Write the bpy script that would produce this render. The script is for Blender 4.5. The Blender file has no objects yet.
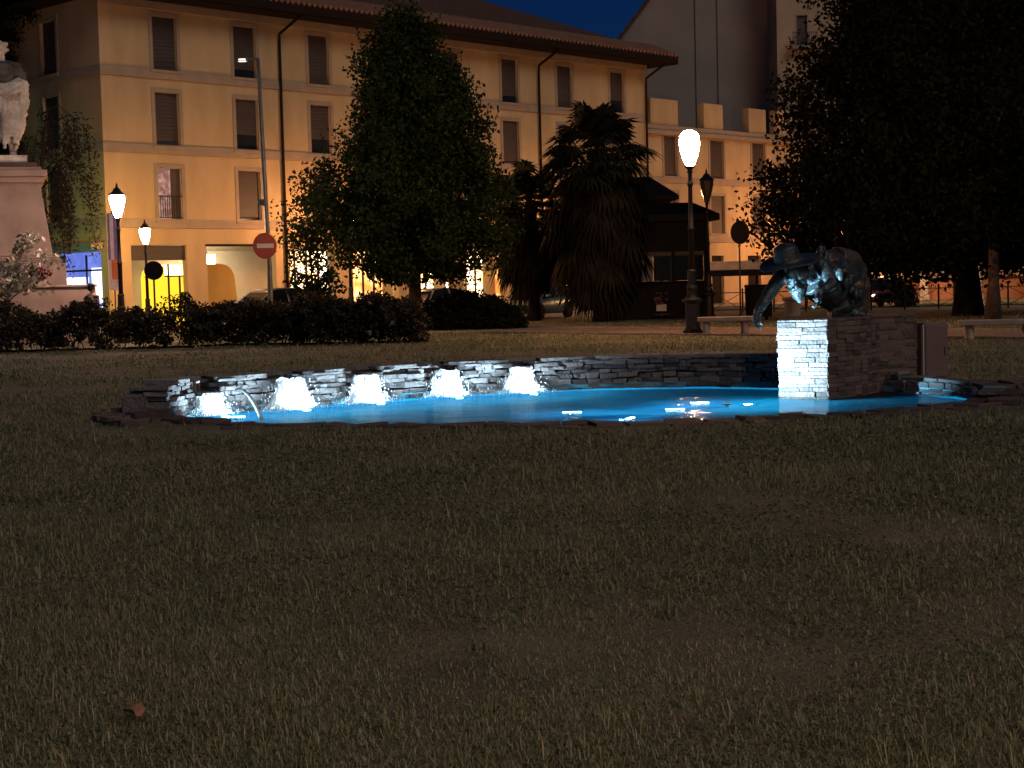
import bpy, bmesh, math, random
import numpy as np
from mathutils import Vector, Matrix, noise
random.seed(7); rng = np.random.default_rng(11)
R = math.radians
S = bpy.context.scene
COL = S.collection

# ------------------------------------------------------------------ camera, sky, sun, exposure
F, EYE, HZ, ROLL = 1600.0, 1.5, 285.0, 0.026
cd = bpy.data.cameras.new('camera'); cam = bpy.data.objects.new('camera', cd); COL.objects.link(cam)
cd.sensor_width = 36.0; cd.lens = F / 1024 * 36; cd.clip_start = 0.1; cd.clip_end = 2000
PITCH = math.atan((384 - HZ) / F)
CM = Matrix.Rotation(math.pi / 2 - PITCH, 4, 'X') @ Matrix.Rotation(-ROLL, 4, 'Z')
cam.matrix_world = Matrix.Translation((0, 0, EYE)) @ CM
S.camera = cam

W = bpy.data.worlds.new('World'); S.world = W; W.use_nodes = True
wn = W.node_tree.nodes; wl = W.node_tree.links; wn.clear()
sky = wn.new('ShaderNodeTexSky'); sky.sky_type = 'NISHITA'; sky.sun_disc = False
sky.sun_elevation = R(6); sky.sun_rotation = R(190); sky.ozone_density = 3.0
bg = wn.new('ShaderNodeBackground'); bg.inputs[1].default_value = 0.017
wo = wn.new('ShaderNodeOutputWorld'); tint = wn.new('ShaderNodeMix'); tint.data_type = 'RGBA'; tint.blend_type = 'MULTIPLY'; tint.inputs[0].default_value = 1.0; tint.inputs[7].default_value = (.10, .32, 1.0, 1)   # last blue of dusk
wl.new(sky.outputs[0], tint.inputs[6]); wl.new(tint.outputs[2], bg.inputs[0]); wl.new(bg.outputs[0], wo.inputs[0])

sl = bpy.data.lights.new('town_glow', 'SUN'); sun = bpy.data.objects.new('town_glow', sl); COL.objects.link(sun)
sl.energy = 0.66; sl.angle = R(25); sl.color = (1.0, 0.87, 0.72)
sun.rotation_euler = (R(50), 0, R(38))       # a dim warm light from the town behind the photographer

S.view_settings.view_transform = 'Standard'; S.view_settings.look = 'None'
S.view_settings.exposure = 0.0; S.view_settings.gamma = 1.0
S.render.engine = 'CYCLES'
S.cycles.use_denoising = True; S.cycles.max_bounces = 8; S.cycles.transparent_max_bounces = 16
S.cycles.sample_clamp_indirect = 3.0; S.cycles.sample_clamp_direct = 0.0
S.cycles.caustics_reflective = False; S.cycles.caustics_refractive = False
S.cycles.use_light_tree = True

# ------------------------------------------------------------------ helpers
def horizon(px): return HZ - ROLL * (px - 512)
def ray(px, py):
    return (CM.to_3x3() @ Vector(((px - 512) / F, -(py - 384) / F, -1.0))).normalized()
def at(px, py, Y):
    d = ray(px, py); return Vector((0, 0, EYE)) + d * (Y / d.y)
def gpt(px, Y, z=0.0):
    "a point at depth Y and height z that shows at column px"
    py = horizon(px) + (EYE - z) * F / Y
    p = at(px, py, Y); return Vector((p.x, Y, z))
def zof(px, py, Y): return at(px, py, Y).z

def ramp(nt, fac, stops):
    r = nt.nodes.new('ShaderNodeValToRGB'); e = r.color_ramp.elements
    while len(e) < len(stops): e.new(0.5)
    for i, (p, c) in enumerate(stops):
        e[i].position = p; e[i].color = (c[0], c[1], c[2], 1)
    nt.links.new(fac, r.inputs[0]); return r.outputs[0]
def mat(name, c1, c2=None, scale=3.0, rough=0.8, metal=0.0, bump=0.0, bscale=None, detail=6, coord='Object', island=False, stretch=None, spec=0.5, trans=0.0):
    m = bpy.data.materials.new(name); m.use_nodes = True; nt = m.node_tree
    b = nt.nodes['Principled BSDF']; b.inputs['Roughness'].default_value = rough; b.inputs['Metallic'].default_value = metal
    b.inputs['Specular IOR Level'].default_value = spec
    tc = nt.nodes.new('ShaderNodeTexCoord'); src = tc.outputs[coord]
    if stretch:
        mp = nt.nodes.new('ShaderNodeMapping'); mp.inputs['Scale'].default_value = stretch
        nt.links.new(src, mp.inputs[0]); src = mp.outputs[0]
    n = nt.nodes.new('ShaderNodeTexNoise'); n.inputs['Scale'].default_value = scale; n.inputs['Detail'].default_value = detail
    nt.links.new(src, n.inputs['Vector'])
    c2 = c2 or tuple(x * 0.7 for x in c1)
    fac = n.outputs[0]
    if island:
        g = nt.nodes.new('ShaderNodeNewGeometry'); mx = nt.nodes.new('ShaderNodeMath'); mx.operation = 'MULTIPLY_ADD'
        mx.inputs[1].default_value = 0.6; nt.links.new(g.outputs['Random Per Island'], mx.inputs[0])
        ms = nt.nodes.new('ShaderNodeMath'); ms.operation = 'MULTIPLY'; ms.inputs[1].default_value = 0.55
        nt.links.new(fac, ms.inputs[0]); nt.links.new(ms.outputs[0], mx.inputs[2]); fac = mx.outputs[0]
    col = ramp(nt, fac, [(0.3, c2), (0.7, c1)])
    nt.links.new(col, b.inputs['Base Color'])
    if bump:
        n2 = nt.nodes.new('ShaderNodeTexNoise'); n2.inputs['Scale'].default_value = bscale or scale * 6; n2.inputs['Detail'].default_value = 5
        nt.links.new(src, n2.inputs['Vector'])
        bp = nt.nodes.new('ShaderNodeBump'); bp.inputs['Strength'].default_value = bump; bp.inputs['Distance'].default_value = 0.03
        nt.links.new(n2.outputs[0], bp.inputs['Height']); nt.links.new(bp.outputs[0], b.inputs['Normal'])
    if trans:
        t = nt.nodes.new('ShaderNodeBsdfTranslucent'); nt.links.new(col, t.inputs[0])
        mx = nt.nodes.new('ShaderNodeMixShader'); mx.inputs[0].default_value = trans
        nt.links.new(b.outputs[0], mx.inputs[1]); nt.links.new(t.outputs[0], mx.inputs[2])
        nt.links.new(mx.outputs[0], nt.nodes['Material Output'].inputs[0])
    return m
def emit(name, c, s, c2=None, scale=2.0, lo=0.4, hi=0.65):
    m = bpy.data.materials.new(name); m.use_nodes = True; nt = m.node_tree; nt.nodes.clear()
    e = nt.nodes.new('ShaderNodeEmission'); e.inputs[0].default_value = (*c, 1); e.inputs[1].default_value = s
    o = nt.nodes.new('ShaderNodeOutputMaterial'); nt.links.new(e.outputs[0], o.inputs[0])
    if c2:
        tc = nt.nodes.new('ShaderNodeTexCoord'); n = nt.nodes.new('ShaderNodeTexNoise'); n.inputs['Scale'].default_value = scale
        n.inputs['Detail'].default_value = 3
        nt.links.new(tc.outputs['Object'], n.inputs['Vector'])
        nt.links.new(ramp(nt, n.outputs[0], [(lo, c2), (hi, c)]), e.inputs[0])
    return m

class MB:
    def __init__(s): s.v = []; s.f = []; s.m = []
    def add(s, vs, fs, mi=0):
        o = len(s.v); s.v += [tuple(v) for v in vs]; s.f += [tuple(i + o for i in f) for f in fs]; s.m += [mi] * len(fs)
    def box(s, x0, x1, y0, y1, z0, z1, M=None, mi=0, taper=0.0):
        t = taper
        vs = [Vector(p) for p in ((x0, y0, z0), (x1, y0, z0), (x1, y1, z0), (x0, y1, z0), (x0 + t, y0 + t, z1), (x1 - t, y0 + t, z1), (x1 - t, y1 - t, z1), (x0 + t, y1 - t, z1))]
        if M: vs = [M @ v for v in vs]
        s.add(vs, [(0, 3, 2, 1), (4, 5, 6, 7), (0, 1, 5, 4), (1, 2, 6, 5), (2, 3, 7, 6), (3, 0, 4, 7)], mi)
    def tube(s, pts, rad, n=8, cap=True, mi=0):
        pts = [Vector(p) for p in pts]
        if not hasattr(rad, '__len__'): rad = [rad] * len(pts)
        rings = []; up = Vector((0, 0, 1)); prev = None
        for i, p in enumerate(pts):
            d = (pts[min(i + 1, len(pts) - 1)] - pts[max(i - 1, 0)]).normalized()
            a = prev if prev else (d.cross(up) if abs(d.z) < 0.95 else d.cross(Vector((0, 1, 0))))
            a = (a - d * a.dot(d)).normalized(); b = d.cross(a); prev = a
            rings.append([p + (a * math.cos(2 * math.pi * k / n) + b * math.sin(2 * math.pi * k / n)) * rad[i] for k in range(n)])
        vs = [v for r in rings for v in r]; fs = []
        for i in range(len(pts) - 1):
            for k in range(n):
                fs.append((i * n + k, i * n + (k + 1) % n, (i + 1) * n + (k + 1) % n, (i + 1) * n + k))
        if cap:
            fs.append(tuple(range(n))[::-1]); fs.append(tuple((len(pts) - 1) * n + k for k in range(n)))
        s.add(vs, fs, mi)
    def lathe(s, prof, o=(0, 0, 0), n=16, M=None, mi=0, sy=1.0, ph=0.0):
        vs = []; fs = []
        for r, z in prof:
            for k in range(n):
                a = 2 * math.pi * k / n + ph
                v = Vector((r * math.cos(a), r * math.sin(a) * sy, z))
                if M: v = M @ v
                vs.append(v + Vector(o))
        for i in range(len(prof) - 1):
            for k in range(n):
                fs.append((i * n + k, i * n + (k + 1) % n, (i + 1) * n + (k + 1) % n, (i + 1) * n + k))
        fs.append(tuple(range(n))[::-1]); fs.append(tuple((len(prof) - 1) * n + k for k in range(n)))
        s.add(vs, fs, mi)
    def ell(s, c, r, M=None, n=14, m=9, mi=0):
        vs = []; fs = []
        for i in range(m + 1):
            t = math.pi * i / m
            for k in range(n):
                a = 2 * math.pi * k / n
                v = Vector((r[0] * math.sin(t) * math.cos(a), r[1] * math.sin(t) * math.sin(a), -r[2] * math.cos(t)))
                if M: v = M @ v
                vs.append(v + Vector(c))
        for i in range(m):
            for k in range(n):
                fs.append((i * n + k, i * n + (k + 1) % n, (i + 1) * n + (k + 1) % n, (i + 1) * n + k))
        s.add(vs, fs, mi)
    def prism(s, poly, z0, z1, mi=0):
        n = len(poly)
        vs = [(x, y, z0) for x, y in poly] + [(x, y, z1) for x, y in poly]
        s.add(vs, [tuple(range(n))[::-1], tuple(range(n, 2 * n))] + [(i, (i + 1) % n, n + (i + 1) % n, n + i) for i in range(n)], mi)
    def mesh(s, name):
        me = bpy.data.meshes.new(name); me.from_pydata(s.v, [], s.f)
        return me
    def build(s, name, mats, parent=None, smooth=False, bevel=0.0, up=False):
        me = s.mesh(name)
        if not isinstance(mats, (list, tuple)): mats = [mats]
        for m in mats: me.materials.append(m)
        if len(mats) > 1: me.polygons.foreach_set('material_index', s.m)
        if smooth: me.polygons.foreach_set('use_smooth', [True] * len(me.polygons))
        bm = bmesh.new(); bm.from_mesh(me); bmesh.ops.recalc_face_normals(bm, faces=bm.faces); 
        if up and sum(f.normal.z for f in bm.faces) < 0: bmesh.ops.reverse_faces(bm, faces=bm.faces)
        bm.to_mesh(me); bm.free()
        me.update()
        o = bpy.data.objects.new(name, me); COL.objects.link(o)
        if parent: o.parent = parent
        if bevel:
            b = o.modifiers.new('bevel', 'BEVEL'); b.width = bevel; b.segments = 2; b.limit_method = 'ANGLE'
        return o

def tag(o, label=None, cat=None, group=None, kind=None):
    if label: o['label'] = label
    if cat: o['category'] = cat
    if group: o['group'] = group
    if kind: o['kind'] = kind
    return o
def root(name, loc, label, cat, rz=0.0, group=None, scale=1.0):
    o = bpy.data.objects.new(name, None); COL.objects.link(o); o.location = loc; o.rotation_euler = (0, 0, rz)
    o.scale = (scale,) * 3; o.empty_display_size = 0.3
    return tag(o, label, cat, group)
def dup(o, loc=None, rz=None, label=None, parent=None, scale=None):
    c = o.copy(); COL.objects.link(c)
    if parent: c.parent = parent
    if loc is not None: c.location = loc
    if rz is not None: c.rotation_euler = (0, 0, rz)
    if label: c['label'] = label
    if scale: c.scale = (scale,) * 3
    for ch in list(o.children): dup(ch, parent=c)
    return c
def fast_mesh(name, V, FL, k, mats, parent=None, smooth=False):
    "numpy vertices (N,3) and faces (M,k) to a linked object"
    me = bpy.data.meshes.new(name); me.vertices.add(len(V)); me.vertices.foreach_set('co', V.astype(np.float32).ravel())
    me.loops.add(FL.size); me.loops.foreach_set('vertex_index', FL.astype(np.int32).ravel())
    me.polygons.add(len(FL)); me.polygons.foreach_set('loop_start', np.arange(0, FL.size, k, dtype=np.int32))
    me.polygons.foreach_set('loop_total', np.full(len(FL), k, dtype=np.int32))
    me.update(calc_edges=True); me.materials.append(mats)
    o = bpy.data.objects.new(name, me); COL.objects.link(o)
    if parent: o.parent = parent
    return o
def remesh(mb, name, m, parent=None, voxel=0.012, smooth=4, disp=0.0, dscale=0.15):
    "overlapping shapes grown together into ONE continuous skin"
    o = mb.build(name + '_tmp', m)
    r = o.modifiers.new('r', 'REMESH'); r.mode = 'VOXEL'; r.voxel_size = voxel
    s = o.modifiers.new('s', 'SMOOTH'); s.iterations = smooth; s.factor = 0.5
    if disp:
        t = bpy.data.textures.new('folds', 'CLOUDS'); t.noise_scale = dscale
        d = o.modifiers.new('d', 'DISPLACE'); d.texture = t; d.strength = disp; d.mid_level = 0.5
    dg = bpy.context.evaluated_depsgraph_get(); me = bpy.data.meshes.new_from_object(o.evaluated_get(dg))
    me.name = name
    bpy.data.objects.remove(o)
    me.polygons.foreach_set('use_smooth', [True] * len(me.polygons))
    n = bpy.data.objects.new(name, me); COL.objects.link(n)
    if parent: n.parent = parent
    return n

# ------------------------------------------------------------------ materials
M = {}
M['plaster'] = mat('yellow_plaster', (.54, .385, .22), (.42, .295, .165), 0.9, 0.9, bump=.15, bscale=9, stretch=(1, 1, .35), detail=9)
M['plaster_dark'] = mat('ochre_plaster', (.40, .31, .23), (.30, .23, .17), 0.5, 0.9, bump=.15, bscale=9)
M['trim'] = mat('grey_stone_trim', (.36, .27, .20), (.29, .22, .17), 2, 0.85, bump=.1)
M['shutter'] = mat('brown_roller_shutter', (.075, .055, .05), (.05, .036, .033), 1.2, 0.6, stretch=(1, 1, 30))
M['darkmetal'] = mat('dark_iron', (.028, .026, .025), (.014, .013, .013), 8, 0.5, 0.3, bump=.1)
M['greymetal'] = mat('grey_steel', (.22, .21, .20), (.15, .145, .14), 6, 0.45, 0.6)
M['tiles'] = mat('roof_tiles', (.10, .045, .03), (.06, .03, .02), 3, 0.9, bump=.6, bscale=12)
M['wood'] = mat('dark_eave_wood', (.022, .012, .009), (.013, .008, .006), 4, 0.85, spec=.15)
M['greywall'] = mat('grey_render', (.30, .245, .225), (.22, .18, .165), .3, 0.9, bump=.1, bscale=6)
M['asphalt'] = mat('asphalt', (.055, .055, .055), (.035, .035, .036), 6, 0.85, bump=.3, bscale=60)
M['paving'] = mat('path_paving', (.20, .15, .12), (.13, .10, .08), 2, 0.85, bump=.3, bscale=30)
M['soil'] = mat('lawn_soil', (.150, .138, .088), (.080, .082, .048), 1.4, 0.95, bump=.8, bscale=40)
M['blade'] = mat('grass_blade', (.28, .26, .155), (.095, .15, .070), .45, 0.7, island=True, trans=.25)
M['leaf'] = mat('tree_leaf', (.022, .038, .011), (.008, .014, .005), .8, 0.7, island=True, trans=.2, spec=.12)
M['leaf_dark'] = mat('dark_leaf', (.0085, .0105, .0048), (.004, .0055, .003), .8, 0.75, island=True, trans=.1, spec=.06)
M['leaf_cedar'] = mat('cedar_needle', (.008, .0105, .0065), (.004, .0055, .0035), .8, 0.75, island=True, trans=.1, spec=.06)
M['leaf_rose'] = mat('rose_leaf', (.046, .038, .024), (.015, .015, .009), 1.5, 0.7, island=True, trans=.15, spec=.1)
M['leaf_white'] = mat('whitish_leaf', (.36, .36, .335), (.08, .10, .07), 2.5, 0.7, island=True, trans=.2)
M['flower'] = mat('pink_flower', (.30, .085, .095), (.25, .14, .14), 6, 0.7, island=True)
M['palmleaf'] = mat('palm_frond', (.013, .015, .007), (.006, .0075, .004), 1, 0.65, island=True, spec=.12)
M['palmdead'] = mat('dead_palm_frond', (.017, .013, .0085), (.008, .006, .0045), 1, 0.8, island=True, spec=.1)
M['bark'] = mat('bark', (.040, .028, .022), (.018, .013, .011), 6, 0.95, spec=.1, bump=.8, bscale=14, stretch=(2, 2, .5))
M['bark_pale'] = mat('pale_bark', (.22, .19, .16), (.12, .10, .085), 6, 0.95, bump=.5, bscale=14)
M['stone'] = mat('rough_slate', (.17, .167, .172), (.058, .056, .060), 5, 0.8, bump=.9, bscale=22, island=True)
M['stone_brown'] = mat('brown_slate', (.135, .092, .082), (.055, .038, .035), 5, 0.85, bump=.9, bscale=22, island=True)
M['flag'] = mat('flagstone', (.095, .064, .058), (.04, .029, .027), 2.2, 0.8, bump=.8, bscale=14, island=True)
M['bronze'] = mat('weathered_bronze', (.095, .115, .125), (.022, .026, .03), 7, 0.42, 0.55, bump=.5, bscale=30)
M['marble'] = mat('white_marble', (.62, .60, .57), (.22, .20, .19), 2.2, 0.6, bump=.2, bscale=10)
M['pinkstone'] = mat('pink_granite', (.36, .27, .24), (.22, .165, .148), 1.2, 0.75, bump=.15, bscale=20)
M['darkstone'] = mat('dark_stone_course', (.085, .05, .042), None, 3, 0.8)
M['concrete'] = mat('concrete', (.42, .31, .245), (.28, .205, .165), 4, 0.9, bump=.4, bscale=30)
M['basin'] = mat('pool_basin', (.12, .36, .50), (.05, .22, .34), 2, 0.8, bump=.3)
M['red'] = mat('red_sign_face', (.27, .012, .022), (.22, .01, .018), 5, 0.4)
M['white'] = mat('white_sign_face', (.55, .53, .54), (.46, .44, .45), 5, 0.4)
M['signback'] = mat('sign_back', (.014, .010, .0095), (.009, .007, .0065), 5, 0.7, spec=.15)
M['glass'] = mat('dark_glass', (.02, .022, .025), (.012, .014, .016), 2, 0.08)
M['rubber'] = mat('tyre_rubber', (.018, .018, .018), None, 20, 0.85)
M['curtain'] = mat('pale_curtain', (.45, .40, .36), (.25, .21, .19), 2, 0.9, stretch=(12, 12, .3))
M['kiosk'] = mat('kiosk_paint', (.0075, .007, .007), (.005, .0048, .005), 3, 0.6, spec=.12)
M['skin'] = mat('skin', (.45, .28, .20), None, 6, 0.6)
M['shirt'] = mat('pink_shirt', (.50, .33, .28), (.42, .27, .23), 6, 0.85)
M['trouser'] = mat('dark_trousers', (.04, .04, .05), None, 6, 0.85)
M['hair'] = mat('dark_hair', (.02, .014, .01), None, 20, 0.6)
M['lamp_warm'] = emit('lamp_glass_lit_warm', (1.0, .45, .165), 400)
M['lamp_pale'] = emit('lamp_glass_lit_pale', (1.0, .58, .40), 520)
M['lamp_yellow'] = emit('lamp_glass_lit_yellow', (1.0, .50, .14), 440)
M['lamp_dark'] = mat('lamp_glass_unlit', (.10, .075, .06), (.07, .05, .04), 4, 0.25)
# ------------------------------------------------------------------ pool outline
def catmull(pts, per=12):
    out = []; n = len(pts)
    for i in range(n):
        p0, p1, p2, p3 = [Vector((*pts[(i + k - 1) % n], 0)) for k in range(4)]
        for j in range(per):
            t = j / per
            q = 0.5 * ((2 * p1) + (p2 - p0) * t + (2 * p0 - 5 * p1 + 4 * p2 - p3) * t * t + (3 * p1 - p0 - 3 * p2 + p3) * t ** 3)
            out.append((q.x, q.y))
    return out
CTRL = [(-4.25, 19.5), (-4.1, 20.6), (-3.2, 21.3), (-2.2, 22.2), (-1.0, 23.1), (.1, 23.5), (1.3, 23.9), (2.75, 23.7), (3.75, 23.1), (4.6, 22.3),
        (5.4, 21.3), (5.75, 20.0), (5.3, 18.6), (4.2, 17.7), (3.0, 17.15), (1.4, 16.95), (.1, 17.0), (-1.3, 17.3), (-2.6, 17.9), (-3.6, 18.6)]
POOL = catmull(CTRL); NP = len(POOL); PC = (0.9, 20.3)
WATER_Z = -0.08
def outline_frame(i):
    a = Vector((*POOL[(i - 1) % NP], 0)); b = Vector((*POOL[(i + 1) % NP], 0)); t = (b - a).normalized()
    inw = Vector((t.y, -t.x, 0)); p = Vector((*POOL[i % NP], 0))
    if inw.dot(Vector((PC[0], PC[1], 0)) - p) < 0: inw = -inw
    return p, t, inw

# ------------------------------------------------------------------ ground, path, street
def ring_sheet(name, radii, z, m):
    vs = []; fs = []
    for k, r in enumerate(radii):
        for (x, y) in POOL:
            d = Vector((x - PC[0], y - PC[1])); L = d.length
            vs.append((PC[0] + d.x / L * (L + r), PC[1] + d.y / L * (L + r), z))
    for k in range(len(radii) - 1):
        for i in range(NP):
            j = (i + 1) % NP
            fs.append((k * NP + i, k * NP + j, (k + 1) * NP + j, (k + 1) * NP + i))
    mb = MB(); mb.add(vs, fs); return mb.build(name, m, up=True)
tag(ring_sheet('ground', [0.0, .5, 2, 5, 10, 20, 40, 80, 160, 400, 900], 0.0, M['soil']), kind='structure')
pa, pb = Vector((-3.1, 53.6, 0)), Vector((11.4, 35.7, 0))
pd = (pb - pa).normalized(); pn = Vector((pd.y, -pd.x, 0)) * -1      # away from the camera
if pn.y < 0: pn = -pn
def strip(name, a, d, n, l0, l1, w0, w1, z, m):
    mb = MB(); q = [a + d * l0 + n * w0, a + d * l1 + n * w0, a + d * l1 + n * w1, a + d * l0 + n * w1]
    mb.add([(p.x, p.y, z) for p in q], [(0, 1, 2, 3)]); return tag(mb.build(name, m, up=True), kind='structure')
strip('path', pa, pd, pn, -18, 60, 0, 4.2, 0.008, M['paving'])
kb = MB()
for i in range(78):
    for w in (-.12, 4.2):
        a = pa + pd * (-18 + i) + pn * w; Mx = Matrix.Translation(a) @ Matrix.Rotation(math.atan2(pd.y, pd.x), 4, 'Z')
        kb.box(.01, .99, 0, .12, 0, .055, Mx)
tag(kb.build('path_kerb', M['concrete']), kind='structure')

# facade line of the yellow building
FA = gpt(111, 64.0); FB = gpt(650, 89.0)
FU = (FB - FA).normalized(); FN = Vector((-FU.y, FU.x, 0)); FANG = math.atan2(FU.y, FU.x); FLEN = (FB - FA).length
strip('street', FA, FU, -FN, -60, 120, 3.0, 11.0, 0.008, M['asphalt'])
strip('pavement', FA, FU, -FN, -60, 120, -6.0, 2.85, 0.10, M['paving'])
k2 = MB(); Mx = Matrix.Translation(FA) @ Matrix.Rotation(FANG, 4, 'Z')
for i in range(90): k2.box(-60 + i * 2 + .01, -60 + i * 2 + 1.99, -3.0, -2.85, 0, .12, Mx)
tag(k2.build('street_kerb', M['concrete']), kind='structure')

# ------------------------------------------------------------------ pool
mb = MB(); n = NP
vs = [(x, y, 0.0) for x, y in POOL] + [(x, y, -.42) for x, y in POOL] + [(PC[0], PC[1], -.42)]
mb.add(vs, [(i, (i + 1) % n, n + (i + 1) % n, n + i) for i in range(n)] + [(n + i, n + (i + 1) % n, 2 * n) for i in range(n)])
tag(mb.build('pool_basin', M['basin']), kind='structure')
wm = bpy.data.materials.new('pool_water'); wm.use_nodes = True; nt = wm.node_tree; nt.nodes.clear()
gl = nt.nodes.new('ShaderNodeBsdfRefraction'); gl.inputs['IOR'].default_value = 1.33; gl.inputs['Roughness'].default_value = 0.04
gl.inputs['Color'].default_value = (.85, .97, 1, 1)
gs = nt.nodes.new('ShaderNodeBsdfGlossy'); gs.inputs['Roughness'].default_value = .06; fr_ = nt.nodes.new('ShaderNodeFresnel'); fr_.inputs[0].default_value = 1.33
fm_ = nt.nodes.new('ShaderNodeMath'); fm_.operation = 'MULTIPLY'; fm_.inputs[1].default_value = .5; wmx = nt.nodes.new('ShaderNodeMixShader')
nt.links.new(fr_.outputs[0], fm_.inputs[0]); nt.links.new(fm_.outputs[0], wmx.inputs[0]); nt.links.new(gl.outputs[0], wmx.inputs[1]); nt.links.new(gs.outputs[0], wmx.inputs[2])
tc = nt.nodes.new('ShaderNodeTexCoord'); n1 = nt.nodes.new('ShaderNodeTexNoise'); n1.inputs['Scale'].default_value = 1.6; n1.inputs['Detail'].default_value = 5
n1.inputs['Distortion'].default_value = .6
n2 = nt.nodes.new('ShaderNodeTexNoise'); n2.inputs['Scale'].default_value = 14.0; n2.inputs['Detail'].default_value = 2
ad = nt.nodes.new('ShaderNodeMath'); ad.operation = 'MULTIPLY_ADD'; ad.inputs[1].default_value = .14
bp = nt.nodes.new('ShaderNodeBump'); bp.inputs['Strength'].default_value = .42; bp.inputs['Distance'].default_value = .045
o = nt.nodes.new('ShaderNodeOutputMaterial')
nt.links.new(tc.outputs['Object'], n1.inputs['Vector']); nt.links.new(tc.outputs['Object'], n2.inputs['Vector'])
nt.links.new(n2.outputs[0], ad.inputs[0]); nt.links.new(n1.outputs[0], ad.inputs[2]); nt.links.new(ad.outputs[0], bp.inputs['Height'])
nt.links.new(bp.outputs[0], gl.inputs['Normal']); nt.links.new(bp.outputs[0], gs.inputs['Normal']); nt.links.new(wmx.outputs[0], o.inputs[0])
mb = MB(); mb.add([(x, y, WATER_Z) for x, y in POOL] + [(PC[0], PC[1], WATER_Z)], [(i, (i + 1) % n, n) for i in range(n)])
tag(mb.build('water', wm, up=True), kind='structure')

def rock(mb, c, t, nrm, sx, sy, sz, j=.18):
    "a rough block: axes t (length), nrm (depth), z"
    vs = []
    for dz in (-.5, .5):
        for dx, dy in ((-.5, -.5), (.5, -.5), (.5, .5), (-.5, .5)):
            vs.append(c + t * (sx * dx + random.uniform(-j, j) * min(sx, sz)) + nrm * (sy * dy + random.uniform(-j, j) * sz * .8) + Vector((0, 0, sz * dz + random.uniform(-j, j) * sz * .5)))
    mb.add(vs, [(0, 3, 2, 1), (4, 5, 6, 7), (0, 1, 5, 4), (1, 2, 6, 5), (2, 3, 7, 6), (3, 0, 4, 7)])

# cumulative length of the outline
cum = [0.0]
for i in range(NP):
    a, b = POOL[i], POOL[(i + 1) % NP]; cum.append(cum[-1] + math.dist(a, b))
def at_s(s):
    s = s % cum[-1]
    import bisect
    i = bisect.bisect_right(cum, s) - 1; i = min(i, NP - 1)
    f = (s - cum[i]) / max(1e-6, cum[i + 1] - cum[i])
    p, t, w = outline_frame(i); q = Vector((*POOL[(i + 1) % NP], 0)); return p.lerp(q, f), t, w
def s_near(x, y):
    i = min(range(NP), key=lambda k: math.dist(POOL[k], (x, y))); return cum[i]
S_L = s_near(-4.2, 19.9); S_R = s_near(5.6, 19.2)
SPOUT_PX = [(214, 20.6), (286, 21.4), (356, 22.4), (441, 23.2), (518, 23.6)]
SP_S = [s_near(gpt(px, Y).x, Y) for px, Y in SPOUT_PX]
def wall_top(s):
    p, _, _ = at_s(s)
    if p.x > 4.3 and p.y > 18: return max(.08, .30 - .17 * (p.x - 4.3) - .05 * (22.3 - p.y))
    if p.y < 20.3 and p.x < -3.5: return max(.08, .38 - .28 * (20.3 - p.y))
    return .37
SL0 = S_L if S_L < S_R else S_L - cum[-1]
wb = MB(); z = -.16; course = 0
while z < .36:
    h = random.uniform(.035, .085)
    if z + h > .37: h = .37 - z + .001
    s = SL0 + random.uniform(0, .1)
    while s < S_R:
        L = random.uniform(.08, .34)
        sc = s + L / 2; top = wall_top(sc)
        near = min(abs(sc - q) for q in SP_S)
        if z + h * .5 < top and not (near < .1 + L * .35 and z + h > .20):
            p, t, w = at_s(sc)
            rock(wb, p - w * (.14 + random.uniform(-.05, .05)) + Vector((0, 0, z + h / 2 + random.uniform(-.012, .012))), t, w, L * .96, .30, h * .93, .24)
        s += L
    z += h
for i in range(int((S_R - SL0) / .12)):
    s = SL0 + i * .12; p, t, w = at_s(s); tp = wall_top(s) - .03
    Mx = Matrix.Translation(p - w * .42) @ Matrix.Rotation(math.atan2(t.y, t.x), 4, 'Z')
    wb.box(-.065, .065, -.14, .14, -.05, tp, Mx)
s = SL0
while s < S_R:
    L = random.uniform(.22, .55); near = min(abs(s + L / 2 - q) for q in SP_S); p, t, w = at_s(s + L / 2)
    rt_ = p.x > 4.3 and p.y < 22.2
    rock(wb, p - w * (.36 if near < .3 else .2 if rt_ else .24) + Vector((0, 0, wall_top(s + L / 2) + .015)), t, w, L * .97, .30 if near < .3 else (.26 if rt_ else .5), .05, .3 if rt_ else .16)
    s += L
for q in SP_S:
    p, t, w = at_s(q); rock(wb, p + w * .02 + Vector((0, 0, .195)), t, w, .34, .34, .045, .05)
tag(wb.build('pool_wall', M['stone'], bevel=.008), 'curved dry stone retaining wall with spouts behind the blue pool', 'wall')

rb = MB()
s = S_R - .3; end = SL0 + cum[-1] + .4
while s < end:
    L = random.uniform(.18, .46); p, t, w = at_s(s + L / 2); off = random.uniform(-.03, .05)
    for row in range(2 if random.random() < .6 else 1):
        wd = random.uniform(.26, .42); ta = random.uniform(-.25, .25); t2 = t * math.cos(ta) + w * math.sin(ta); rock(rb, p - w * (off + wd / 2 - .06) + Vector((0, 0, -.012 - row * .015 + random.uniform(-.018, .016))), t2, Vector((t2.y, -t2.x, 0)), L * random.uniform(.85, 1.0), wd * .96, .09, .5); off += wd
    s += L
for k in range(24):       # rougher stones banked up round the left end
    p, t, w = at_s(SL0 + random.uniform(-1.2, .7)); o = random.uniform(.3, .8)
    rock(rb, p - w * o + Vector((0, 0, max(.0, .10 - .12 * o) + random.uniform(-.03, .03))), t, w, random.uniform(.18, .4), random.uniform(.18, .3), random.uniform(.06, .11), .3)
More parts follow.
